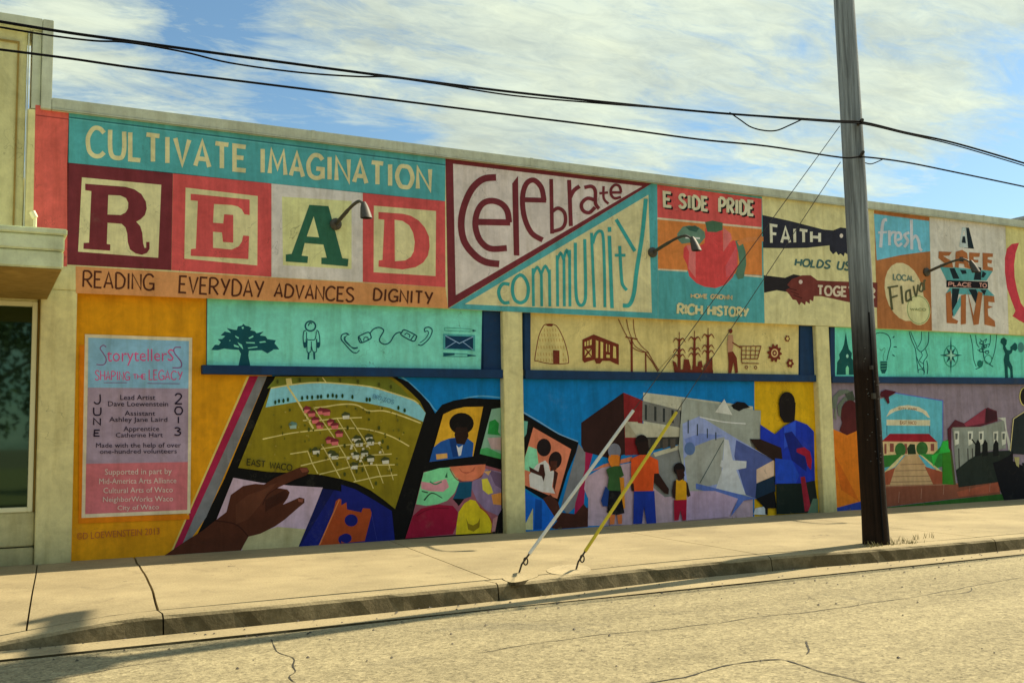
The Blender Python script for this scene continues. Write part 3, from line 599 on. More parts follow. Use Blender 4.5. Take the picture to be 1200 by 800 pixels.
# ---- icon board 3
b3 = slab('icon_board', '971,380 1222,391 1222,447 971,442', YI, 0.02, 'navy', building)
slab('board_edge', '971,378 976.6,379 977,443 971.5,443', YI, 0.035, 'navy', b3)
slab('board_ledge', '971.5,441 1221,443 1221,450.5 971.5,448.5', YI, 0.07, 'navy', b3)
p = Paint(YI-0.02, 0.001); p.poly((98, 190, 158), '976.5,378 1215,390 1214,443.5 977.4,441')
PB = (960, 370, 2.758); K3 = (12, 66, 60)
p.crop(*PB).mark('painted_church')
p.poly(K3, '56,190 58,150 66,138 64,125 74,108 80,92 86,52 92,92 96,108 106,120 104,136 112,146 112,190'); p.poly((120, 200, 150), '86,190 86,168 91,160 96,168 96,190'); p.ell((150, 210, 180), 91, 130, 4, 6)
I5 = (1030, 380, 7.059); p.crop(*I5).mark('painted_outlines')
for w, s in ((7, '-60,180 -55,110 -20,75 30,70 80,95 98,160 80,230 65,300'), (5, '5,200 20,215 45,195 50,215 35,260 38,300'), (6, '262,60 300,150 320,185 350,130 352,60'), (7, '250,60 270,130 300,200 312,290 325,400'), (7, '412,60 405,160 350,225 310,190'), (6, '350,228 358,260 335,300 370,330 362,375'), (6, '385,205 400,260 370,310 378,400'), (7, '312,270 335,330 370,380 372,415'), (7, '395,300 405,350 400,410'), (6, '320,380 345,370 370,380'),
             (6, '755,85 775,180 782,280 805,350'), (6, '975,85 965,180 950,250 920,330'), (6, '800,90 810,160 830,190'), (6, '925,85 920,150 905,190'), (8, '865,150 862,220 870,280'), (6, '815,210 860,230 910,215'), (6, '830,155 865,170 920,160'), (7, '800,370 850,345 860,300'), (7, '945,350 900,320 870,290'), (6, '835,120 860,140 890,120 880,150')): p.st(K3 if w > 5 else (60, 120, 90), w, s, True)
for q in ('12,305 68,305 66,370 50,405 25,405 12,370',): p.poly(K3, q)
for y in (322, 345, 368): p.st((78, 150, 110), 4, f'14,{y} 66,{y-4}')
for q in ('115,112 128,98', '122,185 148,186', '112,250 130,262'): p.st(K3, 8, q)
p.mark('painted_compass'); star = []
for i in range(16):
    a = math.pi*i/8; r = (150, 34, 88, 34)[i % 4]; star.append((596+r*0.62*math.sin(a), 255-r*1.02*math.cos(a)))
p.ell((40, 120, 92), 596, 262, 58, 88, w=7); p.poly(K3, star); p.poly((150, 205, 170), '596,200 606,245 640,256 606,266 596,310 586,266 552,256 586,245')
p.mark('painted_plant')
for cx, cy in ((850, 150), (880, 180), (845, 215), (895, 230), (865, 190)): p.ell(K3, cx, cy, 14, 12, w=6)
p.ell((20, 90, 70), 835, 325, 22, 30); p.ell((40, 110, 82), 905, 290, 30, 36, w=6)
p.mark('painted_musician'); p.poly(K3, '1005,150 1010,120 1035,108 1060,130 1055,165 1045,178 1060,210 1085,215 1095,190 1110,195 1100,235 1080,250 1080,300 1105,350 1110,440 1090,440 1085,370 1065,345 1068,440 1045,442 1040,350 1032,290 1045,240 1028,200 1028,172'); p.poly(K3, '1085,190 1125,150 1142,165 1145,200 1130,220 1095,205'); p.ell((60, 110, 100), 1175, 190, 26, 42)
p.build('painted_board', b3)
# ================= scene 1: the open book
sc1 = scene(ORN, '83,338 592,355 592,626 83,659'); C1 = (0, 0, 1.0)
p = sc1
p.crop(*C1).poly(BLUE, '320,436 592,440 592,626 420,640 300,500')
for q in ((1.6, '470,441 484,452 502,470 514,482 536,470 560,464 590,466', (90, 160, 190)),): p.st(q[2], q[0], q[1], True)
p.poly(BLK, '322,440 461,440 478,447 492,460 503,472 510,484 518,474 532,469 550,466 592,468 592,626 205,652 230,628')
H1 = (190, 430, 3.478); H2 = (400, 430, 3.636); H3 = (470, 460, 4.446); M1 = (320, 440, 5.717)
p.crop(*H1)
p.poly((205, 180, 90), '346,38 357,38 36,768 28,768'); p.poly((128, 24, 50), '356,36 393,36 190,480 60,770 34,770')
p.poly((96, 96, 92), '392,36 428,36 180,610 110,710 60,770 130,610 190,480'); p.poly(BLK, '428,36 466,36 310,412 220,622 160,680')
p.build('painted_scene', infill, label='orange wall with painted open book and map page')
p = Paint(YI, 0.012)
p.crop(*C1).poly(OLIVE, [(322.5, 441), (459, 441), (470, 449), (482.5, 460.5), (492, 470), (499, 484), (481, 540), (463, 596), (448, 584), (434, 574), (418, 566), (400, 561), (376, 556), (350, 554), (313.6, 552.5), (279, 547.8)])
p.crop(*M1)
p.poly((86, 92, 26), '20,10 770,10 860,80 930,160 640,72 380,48 100,62 -40,85')
p.poly((108, 160, 160), '0,78 100,62 240,48 380,48 640,76 780,112 930,162 980,195 1022,250 1005,308 930,275 780,215 640,185 500,165 350,158 180,172 0,202 -50,212 -14,84')
RD = (206, 190, 110)
for w, s, sm in ((9, '-14,84 100,64 240,48 380,48 640,72 780,110 930,160 975,190', 1), (9, '270,215 350,208 430,195 510,190 570,200 640,235 740,235 850,265 990,318', 1), (12, '90,60 130,120 170,180 270,355', 0), (7, '270,215 400,400 480,530 555,705', 0), (8, '200,300 330,298 430,285 595,280', 0), (8, '-70,425 0,410 120,385 260,368 400,355 560,352 680,370 800,410 912,472', 1), (6, '428,285 540,470 600,580 672,755', 0), (6, '515,280 650,490', 0), (8, '115,524 235,505', 0), (7, '232,505 262,585 300,655', 0), (7, '325,460 380,555 450,685', 0), (8, '320,490 470,465 640,452 725,452', 0), (8, '185,603 400,552 600,535 795,524', 0), (8, '310,660 520,610 640,598 815,596', 0), (8, '540,710 700,675 832,663', 0), (6, '710,452 742,520', 0), (6, '690,590 738,720', 0), (6, '772,585 806,698', 0), (7, '330,12 360,50', 0)):
    p.st(RD, w, s, bool(sm))
p.poly(RD, '85,20 122,15 128,55 92,62')
rnd = random.Random(3)
for x, y, c in ((215, 215, 0), (245, 240, 0), (310, 225, 0), (345, 232, 0), (270, 285, 0), (300, 320, 0), (375, 300, 0), (400, 322, 0), (365, 418, 0), (430, 375, 0), (400, 430, 0), (475, 255, 1), (550, 410, 1), (565, 440, 1), (630, 400, 1), (640, 430, 1), (380, 510, 1), (400, 525, 1), (275, 490, 1), (540, 520, 1), (600, 505, 1), (640, 540, 1), (740, 555, 1), (530, 590, 1), (120, 320, 2)):
    c1, c2 = (((96, 32, 36), (176, 90, 84)), ((52, 56, 26), (206, 200, 168)), ((70, 96, 82), (120, 140, 120)))[c]
    p.poly(c1, [(x-16, y+4), (x+6, y-14), (x+38, y-4), (x+42, y+14), (x-12, y+20)]); p.poly(c2, [(x-10, y+14), (x+36, y+10), (x+36, y+34), (x-6, y+36)])
for x, y in ((195, 150), (230, 145), (262, 145), (300, 142), (322, 140), (368, 135), (400, 132), (425, 138), (465, 135), (532, 142), (628, 160), (648, 160), (840, 215), (882, 232), (40, 170), (70, 168), (100, 160), (15, 178), (710, 350), (735, 440), (770, 480), (500, 350), (240, 360), (300, 530), (560, 640), (690, 720), (480, 660), (430, 590), (250, 500), (600, 630), (30, 40), (180, 30), (300, 28), (450, 30), (570, 40), (710, 60), (790, 75), (480, 470), (620, 560)): p.ell((24, 50, 18) if y < 250 and y > 100 else (58, 62, 16), x, y, 8, 15, n=8)
for k in range(90):
    x, y = rnd.uniform(0, 900), rnd.uniform(200, 640)
    if (x+0.45*y > 1120) or y > 560+0.1*x: continue
    p.ell(((70, 70, 14), (84, 80, 20), (126, 112, 40), (58, 62, 16))[k % 4], x, y, rnd.uniform(3, 8), rnd.uniform(5, 12), n=7)
for k in range(16): x = 470+rnd.uniform(0, 260); y = 420+rnd.uniform(0, 170); p.poly((196, 188, 150), [(x, y), (x+16, y-5), (x+18, y+10), (x+2, y+14)])
p.text('BRAZOS', '672,125 812,165 808,190 668,152', 4, (60, 104, 120))
p.crop(*H1).text('EAST WACO', '348,374 530,398 528,422 346,398', 4.5, (46, 42, 14))
p.build('painted_page', infill, label='olive painted map page with river and streets')
p = Paint(YI, 0.012).crop(*H1)
p.poly((158, 136, 142), '290,450 400,470 520,482 655,490 560,728 330,752 200,655 222,620'); p.poly((150, 142, 98), '310,700 470,650 590,660 560,730 330,752')
p.poly((18, 24, 84), '700,500 760,512 800,522 800,722 600,730 560,730'); p.poly((14, 18, 60), '655,495 702,500 562,730 556,730')
p.poly((138, 58, 22), '708,545 722,535 745,545 752,575 800,588 800,720 640,727 690,620'); p.ell((16, 22, 84), 775, 622, 24, 30, 0.2); p.ell((16, 22, 84), 750, 702, 32, 24, 0); p.st((170, 96, 50), 5, '722,540 640,727')
p.crop(*H2).poly((18, 24, 84), '0,500 60,520 130,560 215,612 228,740 0,752'); p.poly((138, 58, 22), '0,588 22,575 24,605 85,618 92,600 122,602 130,622 100,740 0,750'); p.ell((16, 22, 84), 42, 652, 28, 26); p.ell((16, 22, 84), 20, 728, 24, 20); p.st((40, 44, 100), 2, '128,622 152,738')
p.build('painted_page', infill, label='painted pages with lilac sheet and orange bridge')
p = Paint(YI, 0.014).crop(*H1)
HB = (64, 32, 18)
p.poly(HB, '3,771 90,712 165,665 216,625 262,590 280,520 330,484 380,475 415,478 460,450 520,425 560,408 590,408 600,425 588,440 540,458 470,492 510,498 520,510 512,532 492,560 520,548 560,530 580,535 580,552 555,572 500,620 460,648 400,678 352,690 335,720 318,752 200,765')
p.poly((48, 22, 12), '420,540 500,500 515,515 500,545 450,570 420,590'); p.st((44, 20, 12), 5, '216,625 300,640 352,690', True); p.st((44, 20, 12), 4, '470,492 430,520 410,560', True); p.poly((98, 52, 34), '560,412 590,410 596,424 572,430'); p.poly((112, 64, 46), '552,536 576,536 572,550 556,548')
p.poly((74, 40, 24), '300,560 350,520 410,500 440,480 470,470 430,510 400,560 350,620 300,640')
p.build('painted_hand', infill, label='large painted brown hand pointing at the map')
p = Paint(YI, 0.012).crop(*H3)
p.poly((206, 156, 36), '220,112 270,88 330,74 428,72 376,330 150,360 185,235'); p.poly((24, 66, 118), '168,285 205,255 250,238 290,232 345,236 378,262 372,332 148,360'); p.poly((14, 44, 88), '250,240 285,236 300,330 270,335'); p.ell((14, 10, 8), 315, 160, 64, 56); p.poly((32, 18, 12), '285,180 345,180 352,225 330,270 290,265 278,220'); p.poly((200, 200, 190), '288,272 300,285 322,272 312,325 300,330'); p.poly((206, 156, 80), '182,320 240,315 242,340 185,348')
p.poly((104, 138, 110), '472,85 520,78 520,345 410,318'); p.poly((30, 110, 46), '460,150 490,138 510,160 506,205 520,222 450,215'); p.poly((150, 128, 120), '450,235 520,232 520,300 470,292'); p.poly((56, 130, 70), '415,292 450,285 520,318 520,345 410,318')
p.poly((122, 70, 74), '118,412 260,385 420,372 520,400 520,560 480,724 22,758 60,640')
p.poly((112, 188, 126), '118,415 200,392 255,388 290,425 302,465 280,520 240,562 190,580 130,588 78,580'); p.poly((190, 128, 128), '105,462 160,470 235,448 250,490 220,515 150,512 105,500'); p.st((36, 60, 40), 8, '120,560 160,522 215,548', True, w1=4); p.st((40, 110, 70), 7, '150,462 178,476 212,462', True); p.st((36, 60, 40), 6, '108,512 140,520'); p.poly((30, 80, 50), '228,440 240,412 242,442')
p.poly((208, 116, 78), '252,385 440,372 438,410 410,440 370,458 320,460 285,440'); p.poly((150, 76, 52), '300,388 320,410 360,412 388,382 380,406 340,424 312,410'); p.st((110, 52, 40), 5, '254,395 285,446 330,464 385,458 438,415', True)
p.poly((14, 62, 80), '302,465 370,462 366,540 330,552 270,552 285,520'); p.poly(BLK, '268,552 330,552 300,590 290,575')
p.poly((110, 92, 112), '440,395 522,412 522,610 505,640 440,610 395,560 368,500 372,460 420,440'); p.poly((84, 66, 86), '455,400 522,420 522,500 490,480'); p.poly((204, 190, 60), '420,450 450,445 470,490 480,520 455,530 425,505'); p.poly((198, 132, 60), '470,530 522,520 522,585 480,580'); p.poly((196, 150, 90), '430,410 470,405 455,430')
p.poly((120, 16, 38), '62,640 105,602 190,582 270,588 296,620 292,680 270,735 22,758'); p.st((92, 10, 28), 5, '80,640 150,605 250,600', True)
p.poly((196, 172, 26), '300,620 330,575 362,555 388,562 410,595 450,630 474,680 470,728 285,738 290,680'); p.poly((116, 96, 14), '338,650 350,680 375,690 400,676 412,650 408,700 378,722 350,712'); p.st((128, 60, 30), 6, '410,595 450,630 474,680 470,728', True)
p.poly((150, 104, 96), '480,655 505,640 490,722 472,724'); p.poly(BLK, '505,640 530,600 530,735 490,722')
p.build('painted_page', infill, label='painted page of hats under a man in blue jacket')
# ---- credits poster
p = Paint(YI, 0.012).crop(*C1)
p.poly((206, 118, 12), '93,404 99,404 97,606 200,603 222,603 222,608 92,613'); p.poly((228, 214, 170), '99.5,391.4 225.2,395.6 223,601 95.6,606.5')
po = p.build('credits_panel', infill)
p = Paint(YI, 0.0135)
p.poly((122, 164, 180), '103.5,395.5 221.5,399.5 220.8,455 103,454'); p.poly((130, 114, 122), '102.9,454 220.8,455 220.2,541 100.9,543'); p.poly((160, 88, 88), '100.9,543 220.2,541 219.4,597 99.8,602')
P1 = (90, 385, 6.959); P2 = (90, 490, 6.669); PU = (104, 70, 104); PK = (166, 70, 104)
p.crop(*P1)
p.st(PU, 9, '240,150 215,135 190,160 215,200 240,250 220,292 160,292', True)
p.type('torytellerS', '245,160 790,165 790,262 245,268', PK); p.st(PU, 10, '850,152 800,155 795,195 850,270 845,315 780,318', True)
p.text('SHAPING', '150,340 430,355 430,418 150,418', 8, PK, gap=0.2); p.text('THE', '460,372 560,372 560,410 460,408', 7, PK); p.text('LEGACY', '590,335 860,350 860,415 590,415', 8, PK, gap=0.2); p.st(PU, 5, '220,440 410,440'); p.st(PU, 5, '575,445 840,448')
DK = (26, 16, 30)
p.text('J', '140,535 202,535 202,612 140,612', 11, DK); p.text('U', '138,642 196,642 196,705 138,705', 11, DK); p.text('N', '138,730 192,730 192,784 138,784', 11, DK)
p.text('2', '800,530 858,532 858,612 800,612', 11, DK); p.text('0', '800,638 862,638 862,698 800,698', 11, DK); p.text('1', '815,718 842,718 842,770 815,770', 11, DK)
for t_, q in (('Lead Artist', '355,538 640,540 640,580 355,580'), ('Dave Loewenstein', '255,590 745,592 745,632 255,632'), ('Assistant', '390,668 640,670 640,708 390,708'), ('Ashley Jane Laird', '265,718 738,720 738,758 265,758')): p.type(t_, q, DK)
p.crop(*P2)
p.text('E', '138,92 180,92 178,138 136,138', 10, DK); p.text('3', '762,72 812,72 812,132 762,132', 10, DK)
for t_, q, c in (('Apprentice', '365,62 645,60 645,98 365,100', DK), ('Catherine Hart', '305,112 672,110 672,146 305,148', DK), ('Made with the help of over', '150,192 815,188 815,226 150,228', DK), ('one-hundred volunteers', '180,240 782,236 782,272 180,276', DK),
                 ('Supported in part by', '220,395 742,388 742,432 220,440', (232, 214, 190)), ('Mid-America Arts Alliance', '175,468 778,462 778,504 175,512', (232, 214, 190)), ('Cultural Arts of Waco', '208,540 750,534 750,576 208,584', (232, 214, 190)), ('NeighborWorks Waco', '205,612 752,604 752,646 205,652', (232, 214, 190)), ('City of Waco', '318,680 642,670 642,708 318,716', (232, 214, 190))): p.type(t_, q, c)
p.build('painted_lettering', po, kind='stuff')
p = Paint(YI, 0.012).crop(*C1).type('©D LOEWENSTEIN 2013', '90,624 187,617.5 187,625.5 90,632', (140, 78, 34)); p.build('painted_lettering', infill, kind='stuff', label='small brown painted signature line')
# ================= scene 2: street with people
S1 = (680, 440, 4.447); S2 = (820, 440, 4.447); K1 = (605, 470, 5.0)
p = scene(BLUE, '608,440 966,447 966,603 608,624').crop(*C1)
p.poly((212, 168, 18), '884,446 966,447 966,600 884,606')
p.crop(*K1)
p.st((110, 150, 170), 6, '20,52 120,110 250,190 362,236', True)
p.poly(BLK, '20,58 120,118 250,195 365,240 350,300 300,420 242,610 150,570 20,490'); p.poly((84, 138, 118), '20,110 68,118 60,190 20,250')
p.poly((206, 120, 84), '100,152 322,280 240,570 45,490 50,330'); p.poly((112, 176, 132), '72,262 120,280 130,360 105,420 48,400 50,330')
p.poly((200, 196, 180), '120,370 170,345 190,370 198,410 215,395 222,420 210,500 228,540 150,530 80,500 75,430'); p.ell((26, 18, 18), 162, 270, 42, 52); p.ell((26, 16, 14), 228, 345, 38, 52, 0.2)
p.poly((52, 26, 18), '75,382 130,412 140,370 160,368 170,430 160,470 150,440 80,412'); p.poly((52, 26, 18), '222,400 245,420 225,520 240,560 215,500'); p.poly((58, 28, 18), '200,350 240,350 235,400 200,410')
p.poly((16, 84, 160), '45,525 110,560 165,580 215,640 230,690 180,750 100,755 98,625 50,720'); p.poly((10, 60, 120), '112,570 150,580 150,745 104,752'); p.poly((166, 160, 110), '98,625 98,752 52,752 52,720')
p.poly((60, 30, 20), '155,570 200,545 245,590 262,650 300,690 420,620 420,735 230,748 205,740 240,700')
p.poly((96, 96, 92), '365,250 410,300 402,420 345,620 300,660 262,620 300,480'); p.poly((128, 22, 54), '405,290 450,300 440,340 405,470 395,620 340,680 345,600 402,400'); p.poly((56, 28, 18), '262,650 345,660 395,600 425,640 418,735 225,748')
p.crop(*S1)
p.poly((148, 126, 128), '28,530 110,480 280,450 900,470 900,760 40,782 42,640 20,590')
p.poly((98, 100, 92), '330,420 520,370 900,330 960,560 700,612 440,632 330,540')
p.poly((38, 20, 16), '5,245 225,88 232,240 234,410 150,430 20,395 5,360'); p.poly((104, 26, 26), '225,88 328,130 320,410 234,415'); p.poly((132, 124, 96), '232,238 300,240 298,322 234,322')
p.poly((176, 100, 62), '50,500 120,462 270,420 268,445 110,480')
p.poly((150, 148, 122), '328,88 480,105 900,160 900,330 520,362 330,330'); p.poly((92, 92, 82), '325,130 560,190 900,250 900,280 520,270 322,235')
for x in (336, 385, 430, 475, 520, 560, 600, 650): p.poly((40, 42, 38), [(x, 150+(x-336)*0.2), (x+12, 152+(x-336)*0.2), (x+12, 232+(x-336)*0.11), (x, 230+(x-336)*0.11)])
p.poly((150, 146, 118), '240,238 520,275 900,290 900,330 520,318 300,320'); p.poly((44, 44, 38), '300,322 520,318 520,356 350,395 300,380'); p.poly((152, 148, 120), '380,402 545,352 560,370 390,422')
for x in (340, 390, 430, 470): p.poly((66, 60, 50), [(x, 330), (x+26, 328), (x+26, 372), (x, 382)])
p.build('painted_scene', infill, label='blue painted sky over a dark red building and grey street')
p = Paint(YI, 0.02).crop(*S2)        # the street picture held up by the man in blue
p.poly((124, 128, 112), '-90,120 270,178 318,182 316,330 260,330 300,500 290,640 -60,600 -110,380'); p.poly((118, 128, 156), '0,210 180,320 380,435 300,485 295,640 240,620 -80,560 -90,250'); p.poly((62, 72, 112), '190,335 390,440 310,490 296,640 240,620 180,420')
p.poly((128, 130, 116), '-80,430 0,345 130,320 108,560 -60,600'); p.poly((158, 160, 152), '128,330 150,335 172,440 244,445 242,480 190,490 240,620 80,600 120,480 105,470 112,440 122,440'); p.poly((96, 110, 150), '0,300 120,310 -60,380 -80,330')
p.poly((176, 150, 120), '296,488 388,438 388,520 296,560'); p.poly((16, 34, 48), '296,562 392,520 395,600 350,670 290,640'); p.st((190, 190, 176), 6, '0,215 120,240 240,250', True); p.poly((14, 10, 10), '165,155 195,135 235,140 262,165 230,172 205,185 175,172')
p.poly((168, 168, 150), '80,190 128,122 170,205'); p.poly((70, 90, 140), '-20,560 140,600 300,640 230,650 160,735 200,640 -20,590'); p.poly((148, 126, 138), '-90,600 80,600 200,640 150,735 -90,755'); p.poly((196, 200, 190), '290,690 340,680 352,725 280,722'); p.poly((14, 12, 14), '340,690 355,680 355,725 342,722'); p.poly((10, 10, 12), '295,640 390,600 400,690 340,690')
p.st((52, 64, 60), 4, '0,560 125,335'); 
for x in (-60, -12, 40, 84): p.st((46, 56, 66), 6, f'{x},{230+(x+60)*0.45} {x},{300+(x+60)*0.25}')
p.ell((70, 90, 120), -52, 380, 28, 34)
p.build('painted_picture', infill, label='painted grey blue street picture held by the man in blue')
def figure(nm, lab, polys, off=0.026, cr=S1):
    p = Paint(YI, off).crop(*cr)
    for c, q in polys: p.poly(c, q, False) if isinstance(q, str) else p.ell(c, *q)
    p.build(nm, infill, label=lab)
figure('painted_person', 'painted woman in green shirt and black skirt', (((60, 40, 24), '155,395 215,395 210,440 205,470 160,470 150,440'), ((196, 112, 30), '150,412 206,408 205,465 185,500 158,470 145,440'), ((96, 96, 100), (178, 392, 34, 40)), ((196, 112, 30), '158,412 200,412 200,452 180,468 158,458'), ((40, 70, 32), '135,490 150,478 180,470 212,470 228,520 212,528 212,600 140,600 148,530'), ((190, 120, 28), '205,530 228,530 234,690 222,692 212,600'), ((20, 44, 90), '132,575 152,600 150,680 118,680 108,650'), ((12, 10, 12), '150,598 210,600 230,715 190,725 140,712'), ((176, 92, 40), '152,722 182,725 178,772 155,774'), ((176, 92, 40), '192,725 218,722 218,770 198,772')))
figure('painted_person', 'painted man in orange shirt and blue trousers', (((20, 12, 10), (320, 345, 34, 38)), ((28, 16, 12), '290,350 352,340 358,380 345,418 312,418 300,390'), ((206, 78, 26), '265,432 310,412 350,412 405,440 410,510 385,512 380,602 278,604 265,570'), ((36, 18, 12), '385,510 408,508 462,590 460,618 440,612 385,555'), ((20, 40, 110), '280,602 386,600 396,768 346,770 332,680 322,770 276,772'), ((36, 18, 12), '262,560 278,560 282,602 268,600')))
figure('painted_person', 'small painted boy in yellow vest and red shorts', (((16, 10, 10), (516, 485, 30, 32)), ((40, 20, 14), '500,490 538,486 544,520 528,545 508,540'), ((36, 20, 14), '478,600 488,548 505,545 500,642 484,636'), ((36, 20, 14), '545,545 560,560 575,625 560,632 548,600'), ((208, 150, 20), '500,540 515,548 532,540 552,552 555,645 496,648'), ((130, 14, 34), '488,648 555,645 552,752 534,754 522,700 512,752 490,754')))
figure('painted_person', 'painted man in a blue jacket on yellow ground', (((20, 14, 12), (455, 140, 42, 56)), ((20, 14, 12), '412,140 500,140 498,190 494,240 440,245 418,210'), ((20, 40, 130), '316,255 392,305 440,262 500,232 560,255 595,290 600,545 555,560 392,565 400,430 316,330'), ((34, 62, 150), '440,265 500,236 500,340 440,380'), ((34, 20, 14), '262,330 316,330 425,375 432,440 400,450 300,385'), ((24, 56, 140), '392,430 480,440 520,520 500,560 395,560'), ((16, 26, 90), '440,300 480,290 560,400 556,500 480,440'), ((14, 24, 18), '400,562 530,560 540,660 545,715 400,722'), ((22, 26, 22), '528,560 600,545 612,640 612,710 540,715'), ((130, 20, 40), '505,380 545,372 575,395 585,440 580,490 562,470 550,420 505,398'), ((120, 24, 36), '525,528 548,524 562,600 582,700 548,708'), ((70, 90, 66), '590,640 616,640 618,715 560,722')), off=0.03, cr=S2)
# ================= scene 3
S3 = (1030, 440, 4.706)
p = scene((112, 100, 104), '968,442 1224,447 1224,586 968,603').crop(*S3)
p.poly((76, 146, 150), '5,130 100,98 352,138 352,360 330,530 0,600'); p.st((74, 84, 150), 5, '70,92 352,138 352,360')
p.poly((186, 178, 140), '40,228 60,190 110,168 160,162 220,172 262,196 282,232 270,230 240,204 190,188 140,184 90,196 62,212'); p.poly((190, 182, 140), '42,242 282,244 282,276 42,274'); p.text('CITY PARK', '110,176 210,180 210,190 110,186', 3, (120, 90, 60)); p.text('EAST WACO', '118,250 205,252 205,268 118,266', 3, (130, 90, 60))
p.st((40, 70, 80), 3, '44,274 44,330'); p.st((40, 70, 80), 3, '280,276 282,330')
p.poly((186, 160, 108), '15,360 322,362 325,435 15,440'); p.poly((122, 22, 30), '15,362 60,320 275,320 322,365'); 
for q in ('60,372 82,374 82,420 60,420', '285,375 305,375 305,415 285,415', '30,375 42,375 42,430 30,430', '140,375 155,375 155,430 140,430', '215,375 225,375 225,430 215,430'): p.poly((110, 60, 46), q)
p.poly((26, 40, 20), '155,400 172,376 198,378 205,432 160,434'); p.ell((44, 84, 34), 118, 408, 30, 38); p.ell((44, 84, 34), 238, 402, 32, 38)
p.poly((40, 96, 34), '15,440 130,432 60,500 15,510'); p.poly((40, 110, 40), '225,430 300,432 352,380 352,500 320,510'); p.poly((190, 180, 120), '125,438 140,436 90,500 20,540'); p.poly((190, 180, 120), '222,432 240,440 350,530 340,540')
p.poly((160, 130, 86), '145,440 215,436 260,500 300,600 20,610 90,505'); 
for y, a, b in ((486, 118, 252), (520, 90, 275), (552, 60, 290), (582, 40, 300)): p.st((120, 92, 62), 4, f'{a},{y+4} {b},{y}')
p.poly((132, 66, 40), '15,540 90,505 60,600 15,605'); p.poly((132, 66, 40), '252,500 352,530 352,600 300,600'); p.poly((112, 62, 40), '15,608 352,596 664,580 670,652 400,680 15,725')
p.poly((140, 70, 44), '430,640 660,585 664,640 440,668')
for x, y in ((108, 700), (232, 680), (355, 655), (500, 640), (610, 640)): p.st((150, 110, 84), 2, f'{x},{y} {x+4},{y-60}')
p.st((150, 112, 80), 3, '15,612 352,600 660,583'); p.st((170, 150, 120), 5, '664,585 682,662')
p.poly((36, 76, 22), '15,728 400,682 670,652 690,655 692,690 15,736'); p.poly((44, 104, 24), '350,365 385,350 400,420 412,600 350,598'); p.poly((60, 66, 28), '385,350 395,350 425,600 412,602'); p.poly((40, 150, 50), '290,440 330,425 352,360 390,360 392,420 330,430 300,500')
p.poly((70, 28, 34), '378,295 420,242 470,262 600,175 650,195 655,250 560,280 400,290 400,420 384,400'); p.poly((112, 42, 52), '470,265 590,178 582,262 480,280'); p.poly((50, 20, 26), '590,180 648,200 650,240 590,262')
p.poly((112, 116, 100), '405,285 560,282 690,245 700,400 560,420 425,520'); p.poly((160, 160, 140), '655,232 698,230 705,300 735,408 715,412 690,250')
for x in (415, 490, 550, 630, 675): p.poly((168, 168, 144), [(x, 305+(x-415)*0.02), (x+28, 305), (x+26, 375), (x+4, 385)]); p.poly((76, 80, 70), [(x+6, 318), (x+20, 318), (x+18, 350), (x+6, 352)])
for x in (440, 490, 515): p.st((56, 54, 46), 6, f'{x},400 {x+4},520')
p.poly((28, 34, 26), '425,520 500,460 560,425 650,415 720,412 740,480 660,585 440,615'); 
for x in (545, 585, 645): p.poly((14, 16, 14), [(x-14, 380), (x, 350), (x+14, 372), (x+16, 440), (x-16, 445)])
p.st((14, 16, 14), 7, '512,350 545,392')
p.poly((26, 32, 30), '738,235 800,200 930,190 930,440 720,430'); p.st((190, 176, 116), 5, '725,415 742,238 800,200'); p.ell((22, 18, 16), 805, 115, 28, 48); p.ell((180, 168, 90), 805, 115, 28, 50, w=5)
p.poly((8, 8, 12), '628,480 660,470 720,440 740,412 740,470 800,500 930,500 930,690 692,690 660,600'); p.poly((140, 132, 80), '745,448 775,448 772,505 758,495'); p.poly((20, 22, 20), '790,480 930,480 930,560 800,540')
p.build('painted_scene', infill, label='grey painted scene with park arch, brick path and buildings')
figure('painted_person', 'painted woman in orange jumper reaching across', (((84, 92, 76), '40,300 44,262 66,240 92,238 110,252 108,262 84,250 62,262 54,300'), ((84, 92, 76), '62,322 58,290 80,262 104,262 100,272 82,276 72,296 72,326'), ((54, 62, 48), '84,252 108,242 116,270 98,290'), ((96, 98, 82), '48,330 50,300 56,300 56,336'), ((64, 22, 22), (100, 320, 30, 48)), ((66, 24, 22), '80,330 124,330 130,390 90,392 66,370'), ((196, 108, 22), '44,365 90,385 125,370 200,400 205,560 130,600 90,620 50,618'), ((164, 80, 14), '50,450 110,560 130,600 70,560'), ((30, 50, 110), '48,622 130,600 150,600 150,636 48,640')), off=0.012, cr=PB)
figure('painted_hand', 'painted dark hand over the park picture', (((60, 14, 22), '200,245 215,238 250,245 225,262 228,280 222,285 210,262 195,262'),), off=0.02, cr=PB)
# ================= neighbouring building at the left
nb = empty('neighbouring_building', (-4, 0, 0), label='plain tan building at the left with a deep ledge over its window', cat='building')
YG = 0.05; zb_ = wallp(10, 600, 0.12).z
world_box('upper_wall', (-12, YG, 2.93), (0.40, 0.5, 5.86), 'tan', nb)
world_box('end_wall', (0.10, 0.51, 2.93), (0.40, 12, 5.86), 'tan', nb, bev=0)
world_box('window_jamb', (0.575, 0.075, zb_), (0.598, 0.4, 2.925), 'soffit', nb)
mb = MB(); mb.box((0.405, 0.0, 3.3), (0.418, 0.05, 5.85)); child(mb.build('corner_trim', 'coping'), nb)
for a, b in (((0.545, -0.06, 4.966), (0.655, 0.52, 5.985)), ((-12, -0.06, 5.862), (0.542, 0.52, 5.985)), ((0.45, 0.0, 4.97), (0.541, 0.5, 5.86))):
    world_box('parapet_trim', a, b, 'coping', nb)
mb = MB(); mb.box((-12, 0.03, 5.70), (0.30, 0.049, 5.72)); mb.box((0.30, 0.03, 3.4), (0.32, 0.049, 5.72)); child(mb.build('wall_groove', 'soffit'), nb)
LD = -2.15
